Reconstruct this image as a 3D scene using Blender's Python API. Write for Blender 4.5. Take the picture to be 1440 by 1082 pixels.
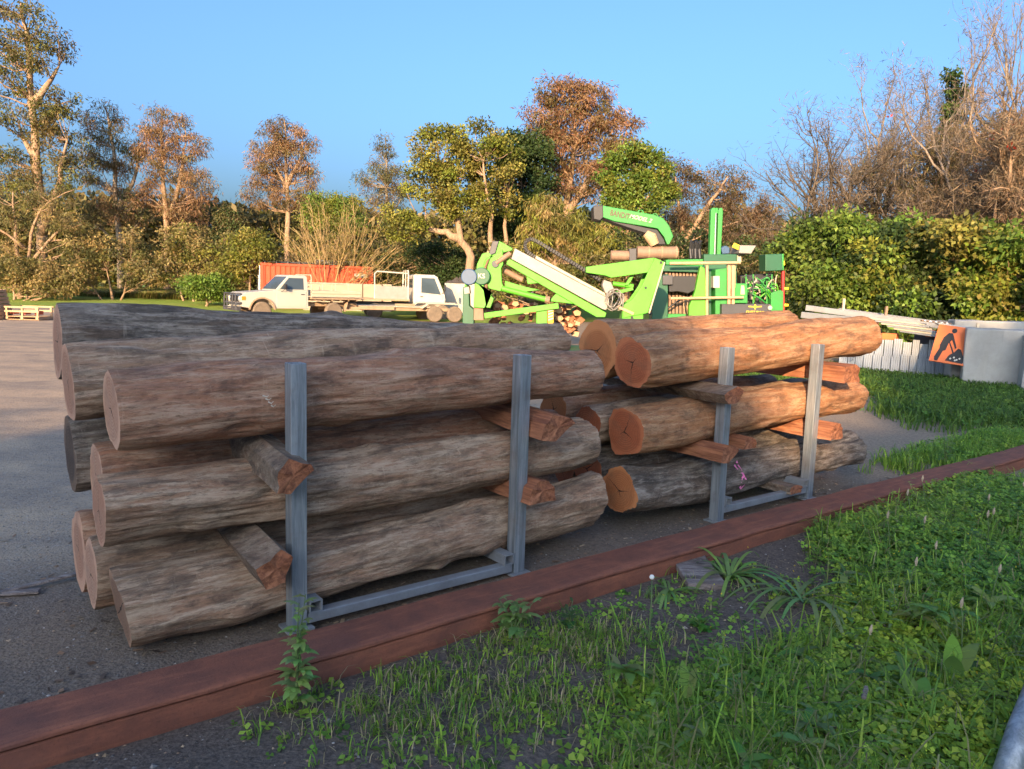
import bpy, math, random
import numpy as np
from mathutils import Vector, Matrix, noise as mnoise

for o in list(bpy.data.objects): bpy.data.objects.remove(o)
S = bpy.context.scene
COL = S.collection
R = math.radians

# ------------------------------------------------------------------ camera
CAM_H = 1.65; FPX = 1075.0; PW, PH = 1440.0, 1082.0
PITCH = math.atan((541 - 406) / FPX); ROLL = R(1.8)
fwd = Vector((0, math.cos(PITCH), -math.sin(PITCH)))
r0 = Vector((1, 0, 0)); u0 = r0.cross(fwd)
cam_up = u0 * math.cos(ROLL) - r0 * math.sin(ROLL)
cam_rt = r0 * math.cos(ROLL) + u0 * math.sin(ROLL)
cam = bpy.data.cameras.new("camera"); cam_o = bpy.data.objects.new("camera", cam); COL.objects.link(cam_o)
M = Matrix((cam_rt, cam_up, -fwd)).transposed().to_4x4(); M.translation = (0, 0, CAM_H)
cam_o.matrix_world = M
cam.sensor_fit = 'HORIZONTAL'; cam.sensor_width = 36; cam.lens = 36 * FPX / PW
cam.clip_start = 0.05; cam.clip_end = 3000
S.camera = cam_o

# ------------------------------------------------------------------ light
SUN_EL = R(15); SUN_DIR = Vector((0.24, 0.97, 0)).normalized()      # direction the light travels
w = bpy.data.worlds.new("World"); S.world = w; w.use_nodes = True
nt = w.node_tree; sky = nt.nodes.new('ShaderNodeTexSky'); sky.sky_type = 'NISHITA'; sky.sun_disc = False
sky.sun_elevation = SUN_EL; sky.sun_rotation = math.atan2(-SUN_DIR.x, -SUN_DIR.y)
sky.altitude = 0; sky.air_density = 1.0; sky.dust_density = 6.5; sky.ozone_density = 5.8
bg = nt.nodes['Background']; bg.inputs['Strength'].default_value = 0.12
nt.links.new(sky.outputs[0], bg.inputs['Color'])
sun = bpy.data.lights.new("sun", 'SUN'); sun.energy = 3.5; sun.angle = R(0.53); sun.color = (1.0, 0.68, 0.38)
sun_o = bpy.data.objects.new("sun", sun); COL.objects.link(sun_o)
tr = Vector((SUN_DIR.x * math.cos(SUN_EL), SUN_DIR.y * math.cos(SUN_EL), -math.sin(SUN_EL)))
sun_o.rotation_euler = tr.to_track_quat('-Z', 'Y').to_euler(); sun_o.location = (-10, -30, 20)
S.view_settings.view_transform = 'Standard'; S.view_settings.look = 'None'
S.view_settings.exposure = 1.85; S.view_settings.gamma = 1.0; S.view_settings.use_curve_mapping = False

def at(px, py, Y):
    """point of the yard seen at a photo pixel, at depth Y metres"""
    dd = fwd + cam_rt * ((px - 720) / FPX) - cam_up * ((py - 541) / FPX)
    return Vector((0, 0, CAM_H)) + dd * (Y / dd.y)

# ------------------------------------------------------------------ materials
class NT:
    def __init__(s, name):
        s.m = bpy.data.materials.new(name); s.m.use_nodes = True; s.t = s.m.node_tree
        s.b = s.t.nodes['Principled BSDF']; s.out = s.t.nodes['Material Output']
    def n(s, typ, **kw):
        nd = s.t.nodes.new(typ)
        for k, v in kw.items():
            if k in nd.inputs: nd.inputs[k].default_value = v
            else: setattr(nd, k, v)
        return nd
    def l(s, a, b): s.t.links.new(a, b)
    def coord(s, scale=(1, 1, 1), kind='Object'):
        tc = s.n('ShaderNodeTexCoord'); mp = s.n('ShaderNodeMapping'); mp.inputs['Scale'].default_value = scale
        s.l(tc.outputs[kind], mp.inputs['Vector'])
        return mp.outputs[0]
    def noise(s, vec, scale, detail=6, rough=.6, dist=0):
        nd = s.n('ShaderNodeTexNoise'); nd.inputs['Scale'].default_value = scale; nd.inputs['Detail'].default_value = detail
        nd.inputs['Roughness'].default_value = rough; nd.inputs['Distortion'].default_value = dist
        if vec is not None: s.l(vec, nd.inputs['Vector'])
        return nd.outputs['Fac']
    def ramp(s, fac, stops):
        nd = s.n('ShaderNodeValToRGB'); cr = nd.color_ramp
        while len(cr.elements) < len(stops): cr.elements.new(.5)
        for e, (p, c) in zip(cr.elements, stops):
            e.position = p; e.color = (c[0], c[1], c[2], 1) if not isinstance(c, (int, float)) else (c, c, c, 1)
        s.l(fac, nd.inputs[0]); return nd.outputs[0]
    def mix(s, fac, a, b, typ='MIX'):
        nd = s.n('ShaderNodeMix', data_type='RGBA', blend_type=typ)
        for v, sock in ((fac, nd.inputs[0]), (a, nd.inputs[6]), (b, nd.inputs[7])):
            if hasattr(v, 'is_output'): s.l(v, sock)
            elif isinstance(v, (int, float)): sock.default_value = v
            else: sock.default_value = (v[0], v[1], v[2], 1)
        return nd.outputs[2]
    def math(s, op, a, b=0.0, c=None):
        nd = s.n('ShaderNodeMath', operation=op)
        for v, sock in ((a, nd.inputs[0]), (b, nd.inputs[1])) + (((c, nd.inputs[2]),) if c is not None else ()):
            if hasattr(v, 'is_output'): s.l(v, sock)
            else: sock.default_value = v
        return nd.outputs[0]
    def bump(s, h, strength=.4, dist=.01):
        nd = s.n('ShaderNodeBump'); nd.inputs['Strength'].default_value = strength; nd.inputs['Distance'].default_value = dist
        s.l(h, nd.inputs['Height']); s.l(nd.outputs[0], s.b.inputs['Normal'])
    def col(s, c): 
        if hasattr(c, 'is_output'): s.l(c, s.b.inputs['Base Color'])
        else: s.b.inputs['Base Color'].default_value = (c[0], c[1], c[2], 1)
    def set(s, rough=.6, metal=0., spec=.5):
        s.b.inputs['Roughness'].default_value = rough; s.b.inputs['Metallic'].default_value = metal
        s.b.inputs['Specular IOR Level'].default_value = spec

MATS = {}
def simple(name, c, rough=.6, metal=0., dirt=None, amt=.35, scale=3., bump=0., spec=.5, stretch=(1, 1, 1)):
    """painted or plain surface with uneven tone and grime"""
    if name in MATS: return MATS[name]
    n = NT(name); v = n.coord(stretch)
    f = n.noise(v, scale, 8, .65); f2 = n.noise(v, scale * 9, 5, .6)
    d = dirt or tuple(x * .45 for x in c)
    m = n.ramp(f, [(.38, 0.), (.72, 1.)])
    c1 = n.mix(n.math('MULTIPLY', m, amt), c, d)
    c2 = n.mix(n.math('MULTIPLY', f2, .25), c1, tuple(x * .7 for x in c))
    n.col(c2); n.set(rough, metal, spec)
    n.l(n.math('ADD', n.math('MULTIPLY', f2, .25), rough - .12), n.b.inputs['Roughness'])
    if bump: n.bump(f2, bump, .01)
    MATS[name] = n.m; return n.m

def leafmat(name, trans=.35, rough=.55):
    n = NT(name); at_ = n.n('ShaderNodeAttribute'); at_.attribute_name = 'col'
    n.col(at_.outputs['Color']); n.set(rough, 0, .3)
    tb = n.n('ShaderNodeBsdfTranslucent'); n.l(at_.outputs['Color'], tb.inputs['Color'])
    ms = n.n('ShaderNodeMixShader'); ms.inputs[0].default_value = trans
    n.l(n.b.outputs[0], ms.inputs[1]); n.l(tb.outputs[0], ms.inputs[2]); n.l(ms.outputs[0], n.out.inputs['Surface'])
    return n.m
LEAF = leafmat('leaf', .42); 

def mat_bark(name, a, b, c):
    n = NT(name); v = n.coord((1, 1, 1)); vs = n.coord((9, 9, 1.2))
    f = n.noise(v, 1.2, 5); f2 = n.noise(vs, 2, 8, .7)
    col = n.mix(n.ramp(f, [(.35, 0.), (.65, 1.)]), a, b)
    col = n.mix(n.ramp(f2, [(.4, 0.), (.7, 1.)]), col, c)
    n.col(col); n.set(.9, 0, .2); n.bump(f2, .6, .03); return n.m
BK_GREY = mat_bark('bark_grey', (.34, .28, .21), (.24, .19, .14), (.12, .09, .065))
BK_TAN = mat_bark('bark_tan', (.40, .27, .17), (.30, .20, .12), (.14, .09, .06))
BK_DARK = mat_bark('bark_dark', (.15, .12, .09), (.10, .08, .06), (.05, .04, .03))
BK_DEAD = mat_bark('bark_dead', (.30, .24, .18), (.22, .17, .13), (.10, .08, .06))

# log surface: grain runs along local X
def mat_log(name, base, light, dark, warm, stain=.5):
    n = NT(name); oi = n.n('ShaderNodeObjectInfo')
    tc = n.n('ShaderNodeTexCoord'); ad = n.n('ShaderNodeVectorMath', operation='ADD')
    cb = n.n('ShaderNodeCombineXYZ'); n.l(n.math('MULTIPLY', oi.outputs['Random'], 37.), cb.inputs[0]); n.l(n.math('MULTIPLY', oi.outputs['Random'], 11.), cb.inputs[1])
    n.l(tc.outputs['Object'], ad.inputs[0]); n.l(cb.outputs[0], ad.inputs[1])
    def mp(s):
        m = n.n('ShaderNodeMapping'); m.inputs['Scale'].default_value = s; n.l(ad.outputs[0], m.inputs['Vector']); return m.outputs[0]
    streak = n.noise(mp((1.5, 11, 11)), 2.2, 10, .74, .4)
    fine = n.noise(mp((10, 52, 52)), 2.0, 8, .72, .4)
    patch = n.noise(mp((1.3, 3.2, 3.2)), 1.6, 7, .62, .5)
    spots = n.noise(mp((1.6, 4.5, 4.5)), 1.9, 10, .7, .35)
    c = n.mix(n.ramp(patch, [(.36, 0.), (.62, 1.)]), base, warm)
    c = n.mix(n.ramp(streak, [(.46, 0.), (.60, .95)]), c, light)
    c = n.mix(n.ramp(spots, [(.50, 0.), (.70, stain)]), c, dark)
    c = n.mix(n.ramp(fine, [(.52, 0.), (.66, .8)]), c, tuple(x * .4 for x in base))
    c = n.mix(n.ramp(n.noise(mp((1.0, 9, 9)), 2.2, 10, .75, .5), [(.57, 0.), (.66, .55)]), c, tuple(min(1, x * 1.25 + .05) for x in light))
    mott = n.noise(mp((2.0, 5, 5)), 2.4, 10, .74, .25); mot2 = n.noise(mp((3.5, 6, 6)), 4.5, 8, .7, .2)
    c = n.mix(n.ramp(mott, [(.50, 0.), (.62, .62)]), c, dark)
    c = n.mix(n.ramp(mott, [(.34, .6), (.46, 0.)]), c, light)
    c = n.mix(n.ramp(mot2, [(.56, 0.), (.70, .5)]), c, warm)
    scr = n.noise(mp((22, 3.0, 3.0)), 1.6, 6, .7, .2)
    c = n.mix(n.ramp(scr, [(.60, 0.), (.70, .35)]), c, tuple(min(1, x * 1.2) for x in light))
    vo = n.n('ShaderNodeTexVoronoi', feature='DISTANCE_TO_EDGE'); vo.inputs['Scale'].default_value = 1.0; n.l(mp((1.0, 24, 24)), vo.inputs['Vector'])
    crk = n.ramp(vo.outputs['Distance'], [(0., 1.), (.035, 0.)])
    crkm = n.math('MULTIPLY', crk, n.ramp(patch, [(.5, 0.), (.65, .3)]))
    c = n.mix(crkm, c, tuple(x * .3 for x in dark))
    n.col(c); n.set(.82, 0, .25)
    h = n.math('ADD', n.math('MULTIPLY', streak, .6), n.math('ADD', n.math('MULTIPLY', fine, .5), n.math('MULTIPLY', mott, .5)))
    h = n.math('SUBTRACT', h, n.math('MULTIPLY', crkm, .8))
    n.bump(h, .9, .016); return n.m
LOG_GREY = mat_log('log_weathered', (.25, .165, .105), (.47, .35, .245), (.065, .05, .04), (.34, .195, .12), .75)
LOG_RED = mat_log('log_reddish', (.28, .15, .09), (.44, .29, .195), (.09, .055, .04), (.36, .165, .092), .65)
LOG_DARK = mat_log('log_dark_bark', (.105, .085, .068), (.32, .27, .22), (.028, .025, .022), (.17, .115, .08), .85)
LOG_ORANGE = mat_log('log_orange', (.34, .16, .072), (.48, .28, .15), (.085, .05, .035), (.39, .17, .075), .6)

def mat_cut(name, heart, sap, ring, cracks, crackw=.008):
    n = NT(name); tc = n.n('ShaderNodeTexCoord'); sx = n.n('ShaderNodeSeparateXYZ'); n.l(tc.outputs['Object'], sx.inputs[0])
    nz = n.noise(tc.outputs['Object'], 5, 5, .6); nz2 = n.noise(tc.outputs['Object'], 60, 6, .7)
    y, z = sx.outputs[1], sx.outputs[2]
    r = n.math('SQRT', n.math('ADD', n.math('MULTIPLY', y, y), n.math('MULTIPLY', z, z)))
    rr = n.math('ADD', r, n.math('MULTIPLY', nz, .035))
    rings = n.math('SINE', n.math('MULTIPLY', rr, 420.))
    c = n.mix(n.ramp(nz, [(.3, 0.), (.7, 1.)]), heart, sap)
    c = n.mix(n.math('MULTIPLY', n.math('ADD', rings, 1.), .26), c, ring)
    c = n.mix(n.ramp(nz2, [(.45, 0.), (.8, .5)]), c, tuple(x * .55 for x in heart))
    mp = n.n('ShaderNodeMapping'); mp.inputs['Scale'].default_value = (1, 60, 5); mp.inputs['Rotation'].default_value = (.5, 0, 0)
    n.l(tc.outputs['Object'], mp.inputs['Vector']); saw = n.noise(mp.outputs[0], 2., 4, .6)
    c = n.mix(n.ramp(saw, [(.45, 0.), (.65, .55)]), c, tuple(x * .6 for x in sap))
    c = n.mix(n.ramp(n.math('SUBTRACT', rr, .0), [(.150, 0.), (.175, .75)]), c, tuple(min(1, x * 1.15) for x in sap))
    c = n.mix(n.ramp(n.noise(tc.outputs['Object'], 7, 6, .7), [(.5, 0.), (.68, .55)]), c, (heart[0] * .5 + .04, heart[1] * .6 + .03, heart[2] * .7 + .02))
    mask = None; rnd = random.Random(hash(name) % 1000 if False else len(name) * 7)
    for k, (ang, ln) in enumerate(cracks):
        ca, sa = math.cos(ang), math.sin(ang)
        wob = n.math('MULTIPLY', n.math('SUBTRACT', n.noise(tc.outputs['Object'], 16 + k, 3), .5), .03)
        dist = n.math('ABSOLUTE', n.math('ADD', n.math('SUBTRACT', n.math('MULTIPLY', y, sa), n.math('MULTIPLY', z, ca)), wob))
        along = n.math('ADD', n.math('MULTIPLY', y, ca), n.math('MULTIPLY', z, sa))
        wd = n.math('MULTIPLY', n.math('SUBTRACT', 1., n.math('DIVIDE', along, ln)), crackw)
        mk = n.math('MULTIPLY', n.math('LESS_THAN', dist, wd), n.math('GREATER_THAN', along, -.005))
        mask = mk if mask is None else n.math('MAXIMUM', mask, mk)
    if mask is not None: c = n.mix(n.math('MULTIPLY', mask, .9), c, (.02, .012, .008))
    n.col(c); n.set(.85, 0, .2)
    h = n.math('ADD', n.math('MULTIPLY', nz2, .6), n.math('MULTIPLY', saw, .8))
    if mask is not None: h = n.math('SUBTRACT', h, n.math('MULTIPLY', mask, 2.))
    n.bump(h, .5, .006); return n.m
CUT_PALE = mat_cut('cut_pale', (.40, .22, .145), (.47, .29, .20), (.27, .13, .085), [(2.2, .13), (4.6, .06)], .003)
CUT_PALE2 = mat_cut('cut_pale_check', (.36, .18, .115), (.44, .26, .175), (.24, .11, .07), [(1.2, .12), (3.7, .09), (5.4, .07)], .0035)
CUT_RED = mat_cut('cut_red', (.32, .088, .036), (.39, .13, .058), (.20, .05, .024), [(2.1, .09), (.35, .14), (4.3, .05)], .0036)
CUT_ORANGE = mat_cut('cut_orange', (.40, .14, .05), (.45, .185, .075), (.26, .075, .03), [(.15, .16), (2.6, .10), (4.1, .06), (5.2, .04)], .0036)
CUT_BROWN = mat_cut('cut_brown', (.21, .12, .08), (.28, .17, .11), (.13, .07, .05), [(2.6, .2), (5.8, .18)], .006)
CUT_BLACK = mat_cut('cut_black', (.035, .03, .03), (.15, .10, .07), (.02, .02, .022), [], .006)

def mat_split():
    n = NT('split_wood'); v = n.coord((14, 14, 14)); tc = n.coord((1, 1, 1))
    oi = n.n('ShaderNodeObjectInfo')
    m1 = n.n('ShaderNodeMapping'); m1.inputs['Rotation'].default_value = (0, 0, R(-127.8)); t0 = n.n('ShaderNodeTexCoord'); n.l(t0.outputs['Object'], m1.inputs['Vector'])
    m2 = n.n('ShaderNodeMapping'); m2.inputs['Scale'].default_value = (2, 26, 26); n.l(m1.outputs[0], m2.inputs['Vector']); mp = m2.outputs[0]; s = n.noise(mp, 1.5, 9, .72, .4); p = n.noise(tc, 2.5, 5)
    c = n.mix(n.ramp(p, [(.35, 0.), (.65, 1.)]), (.29, .105, .05), (.40, .175, .09))
    c = n.mix(n.ramp(s, [(.42, 0.), (.62, .9)]), c, (.13, .045, .025))
    n.col(c); n.set(.8, 0, .25); n.bump(s, .8, .015); return n.m
SPLIT = mat_split()
SPLIT_GREY = mat_log('split_bark_side', (.16, .12, .09), (.30, .23, .17), (.045, .04, .035), (.20, .12, .08), .7)

def mat_galv():
    n = NT('galvanised_steel'); v = n.coord((14, 14, .8)); v2 = n.coord((1, 1, 1))
    s = n.noise(v, 2., 9, .7, .4); p = n.noise(v2, 5., 6, .65)
    c = n.mix(n.ramp(s, [(.35, 0.), (.68, 1.)]), (.16, .185, .205), (.42, .45, .47))
    c = n.mix(n.ramp(p, [(.5, 0.), (.72, .6)]), c, (.20, .17, .15))
    n.col(c); n.set(.5, .55, .5); n.l(n.ramp(s, [(.3, .62), (.7, .38)]), n.b.inputs['Roughness']); n.bump(s, .15, .004); return n.m
GALV = mat_galv()
def mat_rust():
    n = NT('rusty_steel'); v = n.coord((1, 1, 1))
    m1 = n.n('ShaderNodeMapping'); m1.inputs['Rotation'].default_value = (0, 0, R(-37.8)); n.l(v, m1.inputs['Vector'])
    m2 = n.n('ShaderNodeMapping'); m2.inputs['Scale'].default_value = (1.2, 9, 9); n.l(m1.outputs[0], m2.inputs['Vector']); vs = m2.outputs[0]
    a = n.noise(v, 7, 9, .7); b = n.noise(v, 90, 5, .7); c_ = n.noise(vs, 2.5, 7, .65); e = n.noise(v, 1.3, 5)
    c = n.mix(n.ramp(a, [(.35, 0.), (.65, 1.)]), (.25, .092, .055), (.155, .064, .045))
    c = n.mix(n.ramp(c_, [(.5, 0.), (.75, .7)]), c, (.38, .145, .08))
    c = n.mix(n.ramp(e, [(.5, 0.), (.7, .55)]), c, (.16, .08, .065))
    c = n.mix(n.ramp(b, [(.55, 0.), (.8, .7)]), c, (.06, .028, .022))
    n.col(c); n.set(.88, .1, .25); n.bump(n.math('ADD', b, n.math('MULTIPLY', a, .7)), .5, .006); return n.m
RUST = mat_rust()

# ------------------------------------------------------------------ geometry collectors
class MB:
    def __init__(s): s.v = []; s.f = []; s.n = 0
    def add(s, vs, fs):
        o = s.n; s.v.extend([tuple(map(float, p)) for p in vs]); s.n += len(vs)
        s.f.extend([tuple(i + o for i in f) for f in fs]); return s
    def box(s, c, size, rot=None):
        hx, hy, hz = size[0] / 2, size[1] / 2, size[2] / 2
        vs = [Vector((x * hx, y * hy, z * hz)) for x in (-1, 1) for y in (-1, 1) for z in (-1, 1)]
        if rot is not None: vs = [rot @ p for p in vs]
        c = Vector(c)
        return s.add([p + c for p in vs], [(0, 1, 3, 2), (4, 6, 7, 5), (0, 4, 5, 1), (2, 3, 7, 6), (0, 2, 6, 4), (1, 5, 7, 3)])
    def bar(s, p0, p1, w, h, up=(0, 0, 1)):
        p0 = Vector(p0); p1 = Vector(p1); x = (p1 - p0).normalized(); y = Vector(up).cross(x)
        if y.length < 1e-4: y = Vector((0, 1, 0)).cross(x)
        y.normalize(); z = x.cross(y)
        return s.box((p0 + p1) / 2, ((p1 - p0).length, w, h), Matrix((x, y, z)).transposed())
    def tube(s, pts, rad, n=8, cap=True):
        P = np.array([tuple(p) for p in pts], float); k = len(P)
        rr = np.full(k, rad, float) if np.isscalar(rad) else np.array(rad, float)
        T = np.gradient(P, axis=0); T /= np.linalg.norm(T, axis=1)[:, None] + 1e-9
        ref = np.array([0, 0, 1.]) if abs(T[0, 2]) < .9 else np.array([1., 0, 0])
        N = ref - T * (T @ ref)[:, None]; ln = np.linalg.norm(N, axis=1)
        bad = ln < 1e-3; N[bad] = np.array([0, 1., 0]); N /= np.linalg.norm(N, axis=1)[:, None]
        B = np.cross(T, N); a = np.arange(n) * 2 * math.pi / n
        V = P[:, None, :] + rr[:, None, None] * (N[:, None, :] * np.cos(a)[None, :, None] + B[:, None, :] * np.sin(a)[None, :, None])
        fs = []
        for i in range(k - 1):
            for j in range(n):
                j2 = (j + 1) % n; fs.append((i * n + j, i * n + j2, (i + 1) * n + j2, (i + 1) * n + j))
        if cap: fs.append(tuple(range(n))[::-1]); fs.append(tuple((k - 1) * n + j for j in range(n)))
        return s.add(V.reshape(-1, 3), fs)
    def cyl(s, p0, p1, r, n=20, r2=None): return s.tube([p0, p1], [r, r if r2 is None else r2], n)
    def poly(s, pts, axis, a, b):
        """extrude an outline (two coordinates) along axis 'x','y' or 'z' from a to b"""
        k = len(pts)
        def mk(p, t): return (t, p[0], p[1]) if axis == 'x' else ((p[0], t, p[1]) if axis == 'y' else (p[0], p[1], t))
        vs = [mk(p, a) for p in pts] + [mk(p, b) for p in pts]
        fs = [tuple(range(k)), tuple(range(2 * k - 1, k - 1, -1))] + [(i, i + k, (i + 1) % k + k, (i + 1) % k) for i in range(k)]
        return s.add(vs, fs)
    def plate(s, pxs, Y, th):
        """outline given at depth Y, thickness th centred on Y"""
        pts = [at(x, y, Y) for x, y in pxs]
        return s.poly([(p.x, p.z) for p in pts], 'y', Y - th / 2, Y + th / 2)
    def lathe(s, prof, c, axis='y', n=24):
        """profile of (radius, offset along axis)"""
        vs = []; k = len(prof)
        for r, t in prof:
            for j in range(n):
                a = 2 * math.pi * j / n; p = (r * math.cos(a), t, r * math.sin(a)) if axis == 'y' else (t, r * math.cos(a), r * math.sin(a)) if axis == 'x' else (r * math.cos(a), r * math.sin(a), t)
                vs.append((c[0] + p[0], c[1] + p[1], c[2] + p[2]))
        fs = [(i * n + j, i * n + (j + 1) % n, (i + 1) * n + (j + 1) % n, (i + 1) * n + j) for i in range(k - 1) for j in range(n)]
        if prof[0][0] > 1e-4: fs.append(tuple(range(n)))
        if prof[-1][0] > 1e-4: fs.append(tuple((k - 1) * n + j for j in range(n)))
        return s.add(vs, fs)
    def mesh(s, name, off=(0, 0, 0)):
        me = bpy.data.meshes.new(name)
        ox, oy, oz = off
        me.from_pydata([(x - ox, y - oy, z - oz) for x, y, z in s.v], [], s.f); me.validate(); me.update()
        import bmesh
        bm = bmesh.new(); bm.from_mesh(me); bmesh.ops.recalc_face_normals(bm, faces=bm.faces); bm.to_mesh(me); bm.free()
        return me

def thing(name, label, cat, loc=(0, 0, 0), rotz=0, group=None, kind=None):
    o = bpy.data.objects.new(name, None); COL.objects.link(o); o.empty_display_size = .1
    o.location = loc; o.rotation_euler = (0, 0, rotz); tag(o, label, cat, group, kind); return o
def tag(o, label=None, cat=None, group=None, kind=None):
    for k, v in (('label', label), ('category', cat), ('group', group), ('kind', kind)):
        if v: o[k] = v
    return o
def part(T, name, mb, mat, bevel=0, smooth=False, local=False, label=None):
    """mesh child of T; world coordinates unless local"""
    root = T
    while root is not None and root.parent is not None: root = root.parent
    off = (0, 0, 0)
    if T is not None and not local: off = root.location
    me = mb.mesh(name, off) if isinstance(mb, MB) else mb
    me.materials.append(mat)
    o = bpy.data.objects.new(name, me); COL.objects.link(o)
    if T is not None: o.parent = T
    if label: o['label'] = label
    if bevel:
        bv = o.modifiers.new('bevel', 'BEVEL'); bv.width = bevel; bv.segments = 2; bv.limit_method = 'ANGLE'; bv.angle_limit = R(40)
    if smooth:
        for p in me.polygons: p.use_smooth = True
    return o
def copy_tree(o, parent=None):
    c = o.copy(); COL.objects.link(c)
    if parent is not None: c.parent = parent
    for ch in list(o.children): copy_tree(ch, c)
    return c
def text_mesh(txt, size, depth, name='lettering', shear=0.):
    cu = bpy.data.curves.new(name, 'FONT'); cu.body = txt; cu.size = size; cu.extrude = depth; cu.align_x = 'CENTER'; cu.align_y = 'CENTER'; cu.shear = shear; cu.offset = size * .02
    ob = bpy.data.objects.new(name, cu); COL.objects.link(ob)
    dg = bpy.context.evaluated_depsgraph_get(); me = bpy.data.meshes.new_from_object(ob.evaluated_get(dg))
    bpy.data.objects.remove(ob); bpy.data.curves.remove(cu); me.name = name; return me

def quads_mesh(name, V, ncorner, colors=None, mat=LEAF):
    """V: (N, ncorner, 3) separate faces; colors (N,3)"""
    N = len(V); me = bpy.data.meshes.new(name)
    me.vertices.add(N * ncorner); me.vertices.foreach_set('co', np.ascontiguousarray(V, dtype=np.float32).ravel())
    me.loops.add(N * ncorner); me.loops.foreach_set('vertex_index', np.arange(N * ncorner, dtype=np.int32))
    me.polygons.add(N); me.polygons.foreach_set('loop_start', np.arange(0, N * ncorner, ncorner, dtype=np.int32))
    me.polygons.foreach_set('loop_total', np.full(N, ncorner, dtype=np.int32))
    me.update(calc_edges=True)
    if colors is not None:
        ca = me.color_attributes.new('col', 'FLOAT_COLOR', 'POINT')
        c4 = np.ones((N, ncorner, 4), np.float32); c4[:, :, :3] = colors[:, None, :]
        ca.data.foreach_set('color', c4.ravel())
    me.materials.append(mat); return me
def leaves(pos, dirs, L, W, rng, flat=0.0):
    """rhombic leaves: pos (N,3) base, dirs (N,3) unit, L,W arrays"""
    N = len(pos); rv = rng.normal(size=(N, 3)); rv[:, 2] += flat * 3
    side = np.cross(dirs, rv); side /= np.linalg.norm(side, axis=1)[:, None] + 1e-9
    L = np.broadcast_to(L, N)[:, None]; W = np.broadcast_to(W, N)[:, None]
    mid = pos + dirs * L * .45
    return np.stack([pos, mid + side * W * .5, pos + dirs * L, mid - side * W * .5], axis=1)
def unit(a): return a / (np.linalg.norm(a, axis=-1, keepdims=True) + 1e-9)
def vary(rng, base, N, amt=.25, hue=.12):
    b = np.array(base)[None, :] * (1 + amt * rng.normal(size=(N, 1))) * (1 + hue * rng.normal(size=(N, 3)))
    return np.clip(b, .004, 1)
def mesh_obj(name, me, parent=None):
    o = bpy.data.objects.new(name, me); COL.objects.link(o)
    if parent is not None: o.parent = parent
    return o

# rack frame: u along the stacks, v away from the camera, z up
P1 = Vector((-.97, 3.46, 0)); DU = Vector((.79, .613, 0)).normalized(); DV = Vector((-.613, .79, 0)).normalized()
def uv(u, v, z=0.): return P1 + DU * u + DV * v + Vector((0, 0, z))
def to_uv(x, y): 
    dx, dy = x - P1.x, y - P1.y
    return dx * DU.x + dy * DU.y, dx * DV.x + dy * DV.y

# ------------------------------------------------------------------ ground
def ground_lines(lo, hi, a, b, fine, coarse):
    xs = [a]
    while xs[-1] < b: xs.append(xs[-1] + fine)
    st = fine
    x = xs[-1]
    while x < hi: st *= 1.18; x += min(st, coarse); xs.append(x)
    x = a; st = fine; pre = []
    while x > lo: st *= 1.18; x -= min(st, coarse); pre.append(x)
    return pre[::-1] + xs
def gz(x, y):
    d = math.hypot(x, y)
    f = max(0, 1 - d / 30)
    z = .012 * f * mnoise.noise((x * 2.2, y * 2.2, 0)) + .006 * f * mnoise.noise((x * 9, y * 9, 3)) + .03 * f * mnoise.noise((x * .5, y * .5, 7))
    u, v = to_uv(x, y)
    if v < -.5 and -3 < u < 9: z += .05 * min(1, (-.5 - v) / .6) * (1 + mnoise.noise((x * 1.5, y * 1.5, 11)))    # soil bank this side of the beam
    return z - .012
gx = ground_lines(-420, 420, -3.2, 6.5, .075, 60); gy = ground_lines(-160, 900, 1.8, 9.5, .075, 60)
V = [(x, y, gz(x, y)) for y in gy for x in gx]; nx = len(gx)
F = [(j * nx + i, j * nx + i + 1, (j + 1) * nx + i + 1, (j + 1) * nx + i) for j in range(len(gy) - 1) for i in range(nx - 1)]
gm = bpy.data.meshes.new('ground'); gm.from_pydata(V, [], F); gm.update()
for p in gm.polygons: p.use_smooth = True
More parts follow.
